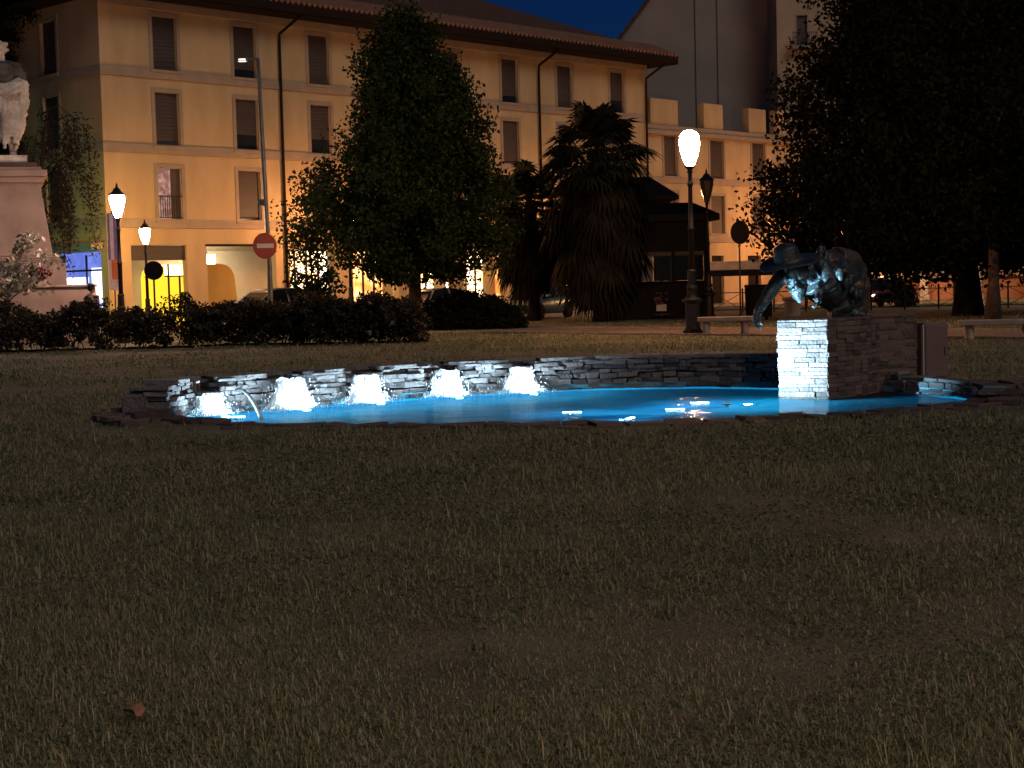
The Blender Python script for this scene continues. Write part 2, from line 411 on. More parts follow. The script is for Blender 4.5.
for k in range(26):       # and the right end
    p, t, w = at_s(S_R + random.uniform(-1.8, .6)); o = random.uniform(.4, 1.0)
    rock(rb, p - w * o + Vector((0, 0, random.uniform(-.02, .05))), t, w, random.uniform(.3, .6), random.uniform(.25, .4), random.uniform(.08, .14), .25)
tag(rb.build('flagstone_border', M['flag'], bevel=.012), 'low rim of irregular reddish flagstones around the front of the pool', 'stone rim')

# waterfalls
fm = bpy.data.materials.new('falling_water'); fm.use_nodes = True; nt = fm.node_tree; nt.nodes.clear()
tl = nt.nodes.new('ShaderNodeBsdfTranslucent'); tl.inputs[0].default_value = (.9, .95, 1, 1)
df = nt.nodes.new('ShaderNodeBsdfDiffuse'); df.inputs[0].default_value = (.8, .88, .92, 1)
tr = nt.nodes.new('ShaderNodeBsdfTransparent'); m1 = nt.nodes.new('ShaderNodeMixShader'); m1.inputs[0].default_value = .5
m2 = nt.nodes.new('ShaderNodeMixShader'); o = nt.nodes.new('ShaderNodeOutputMaterial')
lw = nt.nodes.new('ShaderNodeLayerWeight'); lw.inputs[0].default_value = .5           # thin torn edges, dense core
tcf = nt.nodes.new('ShaderNodeTexCoord'); mpf = nt.nodes.new('ShaderNodeMapping'); mpf.inputs['Scale'].default_value = (34, 34, 7); nzf = nt.nodes.new('ShaderNodeTexNoise'); nzf.inputs['Scale'].default_value = 1.0; nzf.inputs['Detail'].default_value = 3
nt.links.new(tcf.outputs['Object'], mpf.inputs[0]); nt.links.new(mpf.outputs[0], nzf.inputs['Vector'])
pwf = nt.nodes.new('ShaderNodeMath'); pwf.operation = 'POWER'; pwf.inputs[1].default_value = 1.6; nt.links.new(lw.outputs['Facing'], pwf.inputs[0])
mmf = nt.nodes.new('ShaderNodeMath'); mmf.operation = 'MULTIPLY_ADD'; mmf.inputs[1].default_value = 1.3; mmf.inputs[2].default_value = -.62; nt.links.new(nzf.outputs[0], mmf.inputs[0])
adf = nt.nodes.new('ShaderNodeMath'); adf.operation = 'ADD'; adf.use_clamp = True; nt.links.new(pwf.outputs[0], adf.inputs[0]); nt.links.new(mmf.outputs[0], adf.inputs[1]); nt.links.new(adf.outputs[0], m2.inputs[0])
nt.links.new(tl.outputs[0], m1.inputs[1]); nt.links.new(df.outputs[0], m1.inputs[2]); nt.links.new(m1.outputs[0], m2.inputs[1]); nt.links.new(tr.outputs[0], m2.inputs[2])
nt.links.new(m2.outputs[0], o.inputs[0])
FALL_LABELS = ['small low waterfall at the left end of the pool, half hidden by the dark rim',
               'widest glowing waterfall beside the thin arching jet of water',
               'glowing waterfall third from the left end of the stone wall',
               'tall glowing waterfall fourth from the left, second from the plain dark stretch of wall',
               'glowing waterfall farthest from the jet, next to the plain dark stretch of wall']
for k, q in enumerate(SP_S):
    p, t, w = at_s(q); c = p + w * .13
    r = root('waterfall', (c.x, c.y, WATER_Z), FALL_LABELS[k], 'waterfall', rz=math.atan2(t.y, t.x), group='lit waterfalls along the pool wall')
    hh = [.26, .40, .37, .36, .36][k]; wid = [.9, 1.15, 1.0, 1.0, .95][k]
    mb = MB(); nn = 26; rings = [(.13, 1.0), (.152, .96), (.155, .85), (.16, .7), (.17, .55), (.18, .4), (.20, .27), (.23, .16), (.265, .08), (.30, .025), (.335, .0)]; nn = 44
    vs = []; fs = []
    for ri, (rr, zz) in enumerate(rings):
        for a in range(nn):
            an = 2 * math.pi * a / nn; jj = 1 + .22 * noise.noise(Vector((math.cos(an) * 2.2 + k * 7, math.sin(an) * 2.2, zz * 2.0))) + .34 * noise.noise(Vector((math.cos(an) * 6 + k * 3, math.sin(an) * 6, zz * 1.6)))
            x = rr * wid * jj * math.cos(an) * 1.15; y = rr * jj * math.sin(an) * .75 - (.05 if False else 0)
            vs.append((x, y, zz * hh * (1 + .13 * noise.noise(Vector((math.cos(an) * 3 + k, math.sin(an) * 3, k)))) + .012 + (.02 * max(0, noise.noise(Vector((an * 3, k, zz * 5)))) if ri > 6 else 0)))
    for ri in range(len(rings) - 1):
        for a in range(nn):
            fs.append((ri * nn + a, ri * nn + (a + 1) % nn, (ri + 1) * nn + (a + 1) % nn, (ri + 1) * nn + a))
    fs.append(tuple(range(nn)))
    mb.add(vs, fs); mb.build('water_curtain', fm, r, smooth=True)
    sm = MB()
    for d in range(420):
        a = random.uniform(0, 6.28); zz = random.uniform(0, hh) if d % 2 else random.expovariate(1 / .03); f_ = min(1, zz / hh); rr = (.14 + .14 * (1 - f_) ** 2 + abs(random.gauss(0, .05 + .12 * (1 - f_)))) * wid
        sm.ell((rr * math.cos(a), rr * .7 * math.sin(a), .012 + zz), (random.uniform(.004, .011), .006, random.uniform(.006, .018)), n=6, m=4)
    tag(sm.build('spray', fm, r), kind='stuff')
    sg_ = 1 if w.dot(Vector((-t.y, t.x, 0))) > 0 else -1      # local direction into the pool
    ld = bpy.data.lights.new('pool_lamp', 'SPOT'); lo = bpy.data.objects.new('lamp_light', ld); COL.objects.link(lo); lo.parent = r
    lo.location = (0, sg_ * .30, .035); lo.rotation_euler = Vector((0, -sg_, .75)).to_track_quat('-Z', 'Y').to_euler()
    ld.spot_size = R(165); ld.spot_blend = .5; ld.energy = [90, 165, 145, 140, 140][k]; ld.color = (.62, .85, 1.0); ld.shadow_soft_size = .04
    ld = bpy.data.lights.new('pool_lamp', 'SPOT'); lo = bpy.data.objects.new('lamp_light', ld); COL.objects.link(lo); lo.parent = r       # narrow beam up into the falling water
    lo.location = (0, sg_ * .34, .03); lo.rotation_euler = Vector((0, -sg_, .55)).to_track_quat('-Z', 'Y').to_euler()
    ld.spot_size = R(62); ld.spot_blend = .8; ld.energy = [160, 420, 380, 380, 380][k]; ld.color = (.72, .90, 1.0); ld.shadow_soft_size = .03
# the thin jet
p, t, w = at_s(SP_S[0] + .33)
a = gpt(236, 20.2, .27); b = gpt(262, 19.6, WATER_Z)
mb = MB(); pts = []
for i in range(15):
    u = i / 14; v = a.lerp(b, u); v.z = .27 + .06 * u * 2 - (.35 + .12) * u * u; pts.append(v - a)
mb.tube(pts, [.018 + .010 * i / 14 for i in range(15)], 7)
o = mb.build('water_jet', mat('jet_water', (.80, .88, .92), (.7, .8, .86), 20, .35, trans=.5), None, True); o.location = a
tag(o, 'thin arching jet of water at the left end of the pool', 'water jet')

# lamps in the pool
M['lens'] = emit('pool_lamp_lens', (.45, .85, 1.0), 9)
def pool_light(px, py, label, power=16, aim=1, rz=.1):
    Y = (EYE - WATER_Z) * F / (py - horizon(px)); p = gpt(px, Y, WATER_Z)
    r = root('pool_light', (p.x, p.y, WATER_Z), label, 'pool light', rz=rz, group='submerged lamps in the pool')
    b = MB(); b.box(-.13, .13, -.04, .04, -.10, -.008); b.box(-.02, .02, -.02, .02, -.34, -.12); b.build('housing', M['greymetal'], r, bevel=.01)
    e = MB(); e.box(-.12, .12, -.03, .03, -.006, .008, taper=.006); e.build('lens', M['lens'], r, bevel=.002)
    ld = bpy.data.lights.new('pool_lamp', 'SPOT'); lo = bpy.data.objects.new('lamp_light', ld); COL.objects.link(lo); lo.parent = r
    lo.location = (aim * .16, 0, -.13); lo.rotation_euler = Vector((aim, .12, -.20)).to_track_quat('-Z', 'Y').to_euler(); ld.spot_size = R(70); ld.spot_blend = .9; ld.energy = power * 14; ld.color = (.08, .70, 1.0); ld.shadow_soft_size = .03
    ld = bpy.data.lights.new('pool_lamp', 'POINT'); lo = bpy.data.objects.new('lamp_light', ld); COL.objects.link(lo); lo.parent = r
    lo.location = (0, .10, -.2); ld.energy = power * 1.6; ld.color = (.04, .48, 1.0); ld.shadow_soft_size = .03
    return r
pool_light(572, 412.5, 'lit lamp bar in the pool, the leftmost of the four near its middle')
pool_light(630, 418.5, 'lit lamp bar in the pool nearest the front rim', 8, 1, rz=1.2)
pool_light(675, 409.5, 'lit lamp bar in the pool between the front one and the pedestal', 14, -1, rz=-.1)
pool_light(700, 403.0, 'lit lamp bar in the pool farthest back, towards the pedestal', 26, 1, rz=.1)
jl = pool_light(236, 417.0, 'lit lamp bar at the left tip of the pool under the water jet', 8)
ld = bpy.data.lights.new('pool_lamp', 'SPOT'); lo = bpy.data.objects.new('lamp_light', ld); COL.objects.link(lo); lo.parent = jl  # extra spot away from the lamp bar, added to brighten the jet
lo.location = (-.02, -.62, .05); lo.rotation_euler = Vector((.30, .22, .40)).to_track_quat('-Z', 'Y').to_euler(); ld.spot_size = R(150); ld.spot_blend = .6; ld.energy = 34; ld.color = (.62, .87, 1.0); ld.shadow_soft_size = .03
for k, (px, py, pw) in enumerate([(0, 0, 20), (1, 0, 46), (2, 0, 46), (3, 0, 50), (4, 0, 46), (748, 403, 40)]):
    if py: Y = (EYE - WATER_Z) * F / (py - horizon(px)); p = gpt(px, Y, WATER_Z)
    else: p, t, w = at_s(SP_S[px] + .12); p = p + w * .30
    r = root('floor_light', (p.x, p.y, -.42), ['sunken lamp under the small low waterfall at the left end', 'sunken lamp under the widest waterfall beside the jet', 'sunken lamp under the third waterfall from the left', 'sunken lamp under the fourth waterfall from the left', 'sunken lamp under the waterfall farthest from the jet', 'sunken lamp making the cyan streak just left of the bright pedestal'][k], 'pool light', group='sunken lamps on the pool floor')
    b = MB(); b.lathe([(.10, 0), (.10, .03), (.075, .045), (.0, .045)], n=14); b.build('housing', M['rubber'], r)
    ld = bpy.data.lights.new('pool_lamp', 'POINT'); lo = bpy.data.objects.new('lamp_light', ld); COL.objects.link(lo); lo.parent = r
    lo.location = (0, 0, .16); ld.energy = pw * 5.0; ld.color = (.09, .70, 1.0); ld.shadow_soft_size = .05

# ------------------------------------------------------------------ stacked stone pedestal and its spotlight
PA, PB = gpt(779, 20.95), gpt(828, 20.75)
PCC, PD = gpt(880, 21.8), gpt(917, 22.05)
foot = [PA, PB]
for i in range(1, 8):
    u = i / 8; foot.append(PB.lerp(PCC, u) + Vector((PCC.y - PB.y, -(PCC.x - PB.x), 0)).normalized() * .10 * math.sin(math.pi * u))
foot += [PCC, PD, PD + Vector((.25, 1.3, 0)), PA + Vector((.42, 2.0, 0))]
PTOP = zof(804, 320, 20.9)
pr = root('pedestal', (PA.x, PA.y, 0), 'stacked slate pedestal with one bright floodlit face under the bronze figure', 'pedestal')
mb = MB(); loc = [(v - PA) for v in foot]; cen = sum(loc, Vector()) / len(loc)
mb.prism([((v + (cen - v) * .04).x, (v + (cen - v) * .04).y) for v in loc], -.42, PTOP - .03)
zz = -.3
while zz < PTOP - .005:
    h = min(random.uniform(.035, .075), PTOP - zz + .002)
    for e in range(len(loc)):
        a, b = loc[e], loc[(e + 1) % len(loc)]; L = (b - a).length; t = (b - a).normalized(); nn_ = Vector((t.y, -t.x, 0)); s = 0
        while s < L - .01:
            l = min(random.uniform(.14, .4), L - s)
            if L - s - l < .08: l = L - s
            rock(mb, a + t * (s + l / 2) - nn_ * (.06 - random.uniform(-.012, .012)) + Vector((0, 0, zz + h / 2)), t, nn_, l * .985, .13, h * .94, .11); s += l
    zz += h
mb.build('stonework', M['stone_brown'], pr, bevel=.005)
cp = MB(); cp.prism([((v + (cen - v) * .01).x, (v + (cen - v) * .01).y) for v in loc], PTOP - .02, PTOP + .012); cp.build('top_slab', M['stone_brown'], pr, bevel=.008)
sr = root('spotlight', (2.72, 20.22, WATER_Z), 'small submerged floodlight aimed at the pedestal face', 'floodlight')
b = MB(); b.lathe([(.03, -.34), (.03, -.06), (.07, -.05), (.075, .0), (.06, .012), (.0, .012)], n=14); b.build('housing', M['greymetal'], sr)
ld = bpy.data.lights.new('floodlight', 'SPOT'); lo = bpy.data.objects.new('lamp_light', ld); COL.objects.link(lo); lo.parent = sr
lo.location = (0, 0, .05); ld.energy = 2100; ld.color = (.42, .78, 1.0); ld.spot_size = R(72); ld.spot_blend = .85; ld.shadow_soft_size = .03
tgt = Vector((3.80, 20.85, .58)) - Vector((2.72, 20.22, WATER_Z + .05)); lo.rotation_euler = tgt.to_track_quat('-Z', 'Y').to_euler()

# grey service cabinet
c = gpt(931, 22.6); cr = root('cabinet', c, 'brown metal service cabinet beside the stone pedestal', 'cabinet', rz=R(22))
zt = zof(931, 322.5, 22.6)
b = MB(); b.box(-.20, .20, -.13, .13, 0, zt); b.build('body', mat('cabinet_paint', (.17, .115, .105), (.14, .10, .09), 3, .5), cr, bevel=.012)
b = MB(); b.box(-.185, .185, -.146, -.131, .06, zt - .04); d = b.build('door', mat('cabinet_door', (.16, .11, .10), (.14, .095, .085), 3, .45), cr, bevel=.006)
b = MB(); b.box(.12, .15, -.165, -.1465, zt * .45, zt * .58); b.build('handle', M['greymetal'], d)
b = MB(); b.box(-.214, -.201, -.12, -.07, .04, zt - .02); b.build('edge_strip', M['white'], cr)
# ------------------------------------------------------------------ buildings
def plane_hit(px, py, P0, U):
    d = ray(px, py); N = Vector((-U.y, U.x, 0)); o = Vector((0, 0, EYE))
    t = (P0 - o).dot(N) / d.dot(N); p = o + d * t
    return (p - P0).dot(U), p.z
def fh(px, py): return plane_hit(px, py, FA, FU)
def holed_wall(mb, L0, L1, z0, z1, ops, depth, y=0.0, axis='x', flip=False, mi=0):
    "a wall in the plane y (or x) with real openings and their reveals"
    xs = sorted({L0, L1, *[v for o in ops for v in o[:2]]}); zs = sorted({z0, z1, *[v for o in ops for v in o[2:]]})
    P = (lambda a, d, z: (a, y + d, z)) if axis == 'x' else (lambda a, d, z: (y + d, a, z))
    for i in range(len(xs) - 1):
        for k in range(len(zs) - 1):
            cx, cz = (xs[i] + xs[i + 1]) / 2, (zs[k] + zs[k + 1]) / 2
            if any(o[0] < cx < o[1] and o[2] < cz < o[3] for o in ops): continue
            mb.add([P(xs[i], 0, zs[k]), P(xs[i + 1], 0, zs[k]), P(xs[i + 1], 0, zs[k + 1]), P(xs[i], 0, zs[k + 1])], [(0, 1, 2, 3)], mi)
    for a, b, c, d in ops:
        for q in ([(a, c), (a, d)], [(b, c), (b, d)], [(a, d), (b, d)], [(a, c), (b, c)]):
            (x0, w0), (x1, w1) = q
            mb.add([P(x0, 0, w0), P(x0, depth, w0), P(x1, depth, w1), P(x1, 0, w1)], [(0, 1, 2, 3)], mi)
def window(parent, s0, s1, z0, z1, pane, label=None, fw=.17, recess=.14, M_=None, sill=True, frame=None, lift=None):
    "surround > pane; M_ maps local x,y,z when the wall is not the front one"
    mb = MB(); I = M_ or Matrix()
    mb.box(s0 - fw, s0, -.035, .04, z0 - fw * .3, z1 + fw, I); mb.box(s1, s1 + fw, -.035, .04, z0 - fw * .3, z1 + fw, I)
    mb.box(s0, s1, -.033, .04, z1, z1 + fw - .002, I); mb.box(s0, s1, -.033, .10, z0 - fw * .7, z0, I)
    w = mb.build('window', frame or M['trim'], parent, bevel=.012)
    if label: w['label'] = label
    if sill:
        q = MB(); q.box(s0 - fw * 1.2, s1 + fw * 1.2, -.11, -.037, z0 - fw * .75, z0 - .01, I); q.build('sill', M['trim'], w, bevel=.01)
    q = MB(); q.box(s0 + .002, s1 - .002, recess, recess + .05, z0 + .002, z1 - .002, I)
    nb = int((z1 - z0) / .16); lift = random.choice((0, 0, 0, 0, 1, 2, 4)) if lift is None else lift
    if lift: g_ = MB(); g_.box(s0 + .004, s1 - .004, recess - .012, recess - .002, z0 + .004, z0 + .02 + lift * .16, I); g_.build('pane', M['glass'], w)
    for k in range(lift, nb): q.box(s0 + .01, s1 - .01, recess - .014, recess, z0 + .03 + k * .16, z0 + .03 + k * .16 + .145, I, taper=.0)
    q.build('shutter', pane, w)
    return w
bld = root('corner_building', FA, 'long yellow plastered corner building with shuttered windows and lit portico', 'building', rz=FANG)
rows = [(fh(168, 220)[1], fh(171, 168)[1]), (fh(168, 146)[1], fh(168, 93)[1]), (fh(164, 70)[1], fh(164, 17)[1])]
ZE = fh(160, 2.0)[1]
ww = fh(176, 45)[0] - fh(152, 45)[0]
cols = [fh(164.5, 45)[0], fh(244.5, 52)[0], fh(318.5, 60)[0]]
endc = [fh(509.5, 82)[0], fh(564.5, 88)[0], fh(617, 95)[0]]
gap = endc[0] - cols[2]; nmid = round(gap / (cols[2] - cols[1])) - 1
cols += [cols[2] + gap * (i + 1) / (nmid + 1) for i in range(nmid)] + endc
ops = []
for r, (z0, z1) in enumerate(rows):
    for c in cols: ops.append((c - ww / 2, c + ww / 2, z0, z1))
gz = fh(160, 245)[1]
bays = [(131.5, 187), (207, 276), (290, 340), (352, 398), (410, 452), (464, 504), (516, 552), (565, 603)]
bays = [(fh(a, 260)[0], fh(b, 260)[0]) for a, b in bays]
for a, b in bays: ops.append((a, b, .1, gz))
DEP = 14.0
mb = MB(); holed_wall(mb, 0, FLEN, .1, ZE, ops, .32)
def shit(px, py): return plane_hit(px, py, FA, FN)
sa, sb = shit(107, 270)[0], shit(55, 270)[0]; sz1 = shit(80, 252)[1]
sa = max(.5, sa); sb = min(sb, 12.5)
sops = [(sa, sb, .3, sz1)]
for zz0, zz1 in rows:
    for yy in (3.2, 7.4, 11.4): sops.append((yy, yy + ww, zz0, zz1))
holed_wall(mb, 0, DEP, .1, ZE, sops, .32, axis='y', y=0.0)
mb.add([(FLEN, 0, .1), (FLEN, DEP, .1), (FLEN, DEP, ZE), (FLEN, 0, ZE)], [(0, 1, 2, 3)])
mb.add([(0, DEP, .1), (FLEN, DEP, .1), (FLEN, DEP, ZE), (0, DEP, ZE)], [(0, 1, 2, 3)])
mb.build('wall', M['plaster'], bld)
b = MB()
for zb in [fh(130, 222.5)[1], fh(130, 147)[1], fh(130, 71)[1]]:
    b.box(-.05, FLEN - .01, -.07, -.004, zb - .22, zb + .16); b.box(-.05, -.004, -.069, DEP, zb - .22, zb + .16)
b.box(-.08, FLEN - .01, -.14, -.005, ZE - .35, ZE - .02)
b.build('string_course', M['trim'], bld, bevel=.02)
pw = emit('lit_curtain', (1.0, .55, .42), .75, (.35, .16, .12), 3)
for r, (z0, z1) in enumerate(rows):
    for ci, c in enumerate(cols):
        lit = (r == 0 and ci == 0)
        w = window(bld, c - ww / 2, c + ww / 2, z0, z1, M['shutter'], 'lit window with pale curtains and an iron railing' if lit else None, lift=0 if lit else None)
        if lit:
            sh = [c for c in w.children if c.name.startswith('shutter')][0]
            sh.name = 'curtain'; sh.data.materials[0] = pw
            me = MB(); me.box(c - ww / 2 + .01, c + ww / 2 - .01, .13, .2, z0 + .01, z1 - .01); me.box(c + .1, c + ww / 2 - .02, .09, .12, z0 + .02, z1 - .02); nm = me.mesh('curtain')
            nm.materials.append(pw); nm.materials.append(M['shutter']); nm.polygons.foreach_set('material_index', [0] * 6 + [1] * 6); sh.data = nm
            q = MB(); q.box(c - ww / 2, c + ww / 2, -.02, .01, z0 + .95, z0 + 1.0); q.box(c - ww / 2, c + ww / 2, -.02, .01, z0 + .08, z0 + .12)
            for k in range(8): q.box(c - ww / 2 + .08 + k * .11, c - ww / 2 + .11 + k * .11, -.015, .005, z0 + .121, z0 + .949)
            q.build('railing', M['darkmetal'], w)
SM = Matrix(((0, 1, 0, 0), (1, 0, 0, 0), (0, 0, 1, 0), (0, 0, 0, 1)))
for zz0, zz1 in rows:
    for yy in (3.2, 7.4, 11.4): window(bld, yy, yy + ww, zz0, zz1, M['shutter'], M_=SM)
# portico inside: back wall, ceiling, lit shop fronts
M['portico'] = mat('portico_plaster', (.62, .55, .42), (.52, .45, .33), 1, .9)
b = MB(); b.box(.3, FLEN - .2, 4.6, 4.8, .1, gz + .5); b.box(.3, FLEN - .2, .33, 4.59, gz + .25, gz + .45); b.box(.62, .72, .4, 4.55, .1, gz + .2)
b.build('portico_interior', M['portico'], bld)
M['shop_white'] = emit('lit_shop_window', (1.0, .80, .55), 5.5, (.95, .48, .16), 1.1)
M['shop_orange'] = emit('lit_shop_orange', (1.0, .52, .18), 3.6, (.6, .16, .03), 1.4)
M['shop_yellow'] = emit('lit_shop_yellow', (1.0, .62, .03), 1.5)
M['ochre_panel'] = mat('ochre_panel', (.42, .27, .07), (.38, .24, .06), 2, .7)
for i, (a, c) in enumerate(bays):
    a0, c0 = a, c; a, c = a + 3.1, c + 3.1      # what the lens sees of the back wall through each opening
    if i == 0:
        q = MB(); q.box(a + .9, c - .1, 4.50, 4.58, .1, gz - .75); q.build('shop_window', M['shop_yellow'], bld)
        a = a0 + 1.45; c = c0 + 1.45
        pts = [(a + .45, .1), (a + .45, 2.2)] + [(a + .45 + .55 * (1 - math.cos(t)), 2.2 + .5 * math.sin(t)) for t in (.5, 1.0, 1.57)] + [(a + 1.6, 2.7), (a + 1.6, .1)]
        q = MB(); n_ = len(pts); q.add([(x, 2.2, z) for x, z in pts] + [(x, 2.26, z) for x, z in pts], [tuple(range(n_)), tuple(range(n_, 2 * n_))] + [(k, (k + 1) % n_, n_ + (k + 1) % n_, n_ + k) for k in range(n_)])
        q.build('shop_panel', M['shop_yellow'], bld)
        q = MB(); a, c = a0, c0; q.box(a + 4.2, c + 2.9, 4.40, 4.49, gz - 1.25, gz - .72); q.build('sign_board', M['shop_white'], bld)
        q = MB(); q.box(a + 4.0, c + 3.0, 4.33, 4.39, 2.25, 2.32); q.box(a + 4.7, a + 4.76, 4.32, 4.395, .1, gz - .7); q.box(c + 2.6, c + 2.66, 4.32, 4.395, .1, 2.3); q.build('door_frame', M['wood'], bld)
        q = MB(); q.box(a + .02, c - .02, .1, .16, gz - .62, gz - .02); q.build('transom', M['shutter'], bld)
    elif i == 1:
        q = MB(); q.box(a + .2, c + .2, 4.50, 4.58, .1, gz - .1); q.build('shop_window', M['portico'], bld)
        a, c = a0 + .9, c0 + .9; pts = [(a - .2, .1), (a - .2, 2.75), (a + 1.0, 2.75)] + [(a + 1.0 + .7 * math.sin(t), 2.05 + .7 * math.cos(t)) for t in (.4, .8, 1.2, 1.57)] + [(a + 1.9, .1)]
        q = MB(); n_ = len(pts); q.add([(x, 1.6, z) for x, z in pts] + [(x, 1.7, z) for x, z in pts], [tuple(range(n_)), tuple(range(n_, 2 * n_))] + [(k, (k + 1) % n_, n_ + (k + 1) % n_, n_ + k) for k in range(n_)])
        q.build('shop_panel', M['ochre_panel'], bld)
        q = MB(); q.box(a + .3, c - .6, 2.2, 2.5, gz + .13, gz + .24); q.box(a + 1.6, a + 2.0, 3.4, 3.7, .6, gz - .3); q.build('ceiling_lamp', emit('portico_lamp', (1, .85, .6), 16), bld)
        q = MB(); q.box(a0 - .05, c0 + .05, -.03, .05, gz - .06, gz + .04); q.build('opening_frame', M['wood'], bld)
    else:
        q = MB(); q.box(a + .1, c - .1, 4.50, 4.58, .4, gz - .15); q.build('shop_window', M['shop_white'] if i % 3 != 0 else M['shop_orange'], bld)
        q = MB()
        for k in range(1, 4): x = a + (c - a) * k / 4; q.box(x - .04, x + .04, 4.40, 4.49, .1, gz - .1)
        q.build('shop_frame', M['darkmetal'], bld)
# blue-lit shop on the side
M['shop_blue'] = emit('blue_shop_light', (.26, .36, 1.0), .95, (.14, .20, .75), 1)
M['shop_cool'] = emit('cool_shop_window', (.80, .88, 1.0), 3.2, (.45, .55, 1.0), 1.2)
q = MB(); q.box(.52, .60, sa + .01, sb - .01, .3, sz1 - .02); q.box(.33, .51, sa + .01, sb - .01, sz1 - .12, sz1 - .02); q.build('shop_window', M['shop_blue'], bld)
q = MB(); L_ = sb - sa
for u0, u1, w0, w1 in ((.05, .42, .3, .78), (.50, .98, .38, .66), (.1, .46, .05, .25)):
    q.box(.46, .50, sa + L_ * u0, sa + L_ * u1, .3 + (sz1 - .3) * w0, .3 + (sz1 - .3) * w1)
q.build('shop_display', M['shop_cool'], bld)
q = MB()
for u in (.46, .98): q.box(.30, .36, sa + L_ * u - .04, sa + L_ * u + .04, .3, sz1 - .13)
q.box(.30, .36, sa + .02, sb - .02, 2.5, 2.58); q.build('shop_frame', M['darkmetal'], bld)
q = MB(); q.box(-.55, -.006, sa - .2, sb + .3, sz1 + .05, sz1 + .32); q.build('shop_canopy', M['greywall'], bld, bevel=.02)
# roof
OV, RH = 1.25, 3.6
mb = MB(); e = [(-OV, -OV), (FLEN + OV, -OV), (FLEN + OV, DEP + OV), (-OV, DEP + OV)]
zt = ZE + .42; hd = DEP / 2 + OV
rv = [(x, y, zt) for x, y in e] + [(-OV + hd, DEP / 2, zt + RH), (FLEN + OV - hd, DEP / 2, zt + RH)]
mb.add(rv, [(0, 1, 5, 4), (1, 2, 5), (2, 3, 4, 5), (3, 0, 4)]); rf = mb.build('roof', M['tiles'], bld)
mb = MB(); mb.box(-OV, FLEN + OV, -OV, DEP + OV, ZE - .02, ZE + .08); mb.box(-OV - .04, FLEN + OV + .04, -OV - .06, -OV - .002, ZE + .02, zt + .02); mb.box(FLEN + OV + .002, FLEN + OV + .06, -OV, DEP + OV, ZE + .02, zt + .02)
mb.build('eave', M['wood'], bld)
M['tile_end'] = mat('lit_roof_tile', (.30, .16, .10), (.2, .10, .07), 3, .85)  # paler copy of the roof tile, lamplight put into its colour
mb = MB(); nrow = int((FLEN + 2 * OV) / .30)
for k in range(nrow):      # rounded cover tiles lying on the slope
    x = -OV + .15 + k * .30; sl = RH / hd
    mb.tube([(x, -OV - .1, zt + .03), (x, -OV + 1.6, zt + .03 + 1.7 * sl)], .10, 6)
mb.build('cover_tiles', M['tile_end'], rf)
for cs, cy in ((cols[4] + 1.2, 4.0), (cols[1], 6.0)):
    q = MB(); z0 = zt + RH * (cy + OV) / hd - .3; q.box(cs - .4, cs + .4, cy - .35, cy + .35, z0, z0 + 1.7); q.box(cs - .5, cs + .5, cy - .45, cy + .45, z0 + 1.7, z0 + 1.85); q.build('chimney', M['plaster_dark'], rf, bevel=.02)
for px, py in ((280, 120), (538, 120), (649, 110)):
    s = fh(px, py)[0]; s = min(s, FLEN - .12); q = MB()
    q.tube([(s + .5, -OV + .05, ZE + .02), (s + .35, -OV + .25, ZE - .15), (s, -.16, ZE - .75), (s, -.14, ZE - 1.2), (s, -.14, .12)], .065, 7); q.build('downpipe', M['wood'], bld, smooth=True)

# crenellated wing
CA = FA + FU * (FLEN + .05) + FN * .35
def ch(px, py): return plane_hit(px, py, CA, FU)
CL = ch(806, 200)[0]; CZ = ch(652, 124)[1]
cr2 = root('crenellated_building', CA, 'lower yellow building with battlements along its flat top', 'building', rz=FANG)
crows = [((664, 677), 136, 176), ((710, 723.5), 141, 178.5), ((752, 765), 143.5, 180.5)]
cops = []; cw = []
for (a, b), t, bt in crows:
    s0, s1 = ch(a, 155)[0], ch(b, 155)[0]; zt1, zt0 = ch((a + b) / 2, t)[1], ch((a + b) / 2, bt)[1]; cw.append((s0, s1, zt0, zt1))
    dz = ch(717, 196)[1] - ch(717, 141)[1]; cw.append((s0, s1, zt0 + dz, zt1 + dz))
gw = [(ch(668, 270)[0], ch(679, 270)[0], .1, 2.9), (ch(712, 270)[0], ch(724, 270)[0], .1, 2.9), (ch(748, 270)[0], ch(761, 270)[0], .1, 2.9)]
mb = MB(); holed_wall(mb, 0, CL, .1, CZ, cw + gw, .3)
mb.add([(CL, 0, .1), (CL, 9, .1), (CL, 9, CZ), (CL, 0, CZ)], [(0, 1, 2, 3)]); mb.add([(0, 0, CZ), (CL, 0, CZ), (CL, 9, CZ), (0, 9, CZ)], [(0, 1, 2, 3)])
mb.add([(0, 9, .1), (CL, 9, .1), (CL, 9, CZ), (0, 9, CZ)], [(0, 1, 2, 3)]); mb.add([(0, 0, .1), (0, 9, .1), (0, 9, CZ), (0, 0, CZ)], [(0, 1, 2, 3)])
mb.build('wall', M['plaster'], cr2)
b = MB(); zb = ch(700, 181)[1]; b.box(.02, CL, -.07, -.004, zb - .2, zb + .15); zb = ch(700, 239)[1]; b.box(.02, CL, -.07, -.004, zb - .2, zb + .15)
b.box(.02, CL, -.22, -.004, CZ - .55, CZ - .30); b.box(.02, CL, -.12, -.005, CZ - .28, CZ - .02); b.build('string_course', M['trim'], cr2, bevel=.02)
for i, (s0, s1, z0, z1) in enumerate(cw): window(cr2, s0, s1, z0, z1, M['shutter'])
for s0, s1, z0, z1 in gw:
    q = MB(); q.box(s0 + .01, s1 - .01, .2, .26, .11, z1 - .01); q.build('door', M['wood'], cr2)
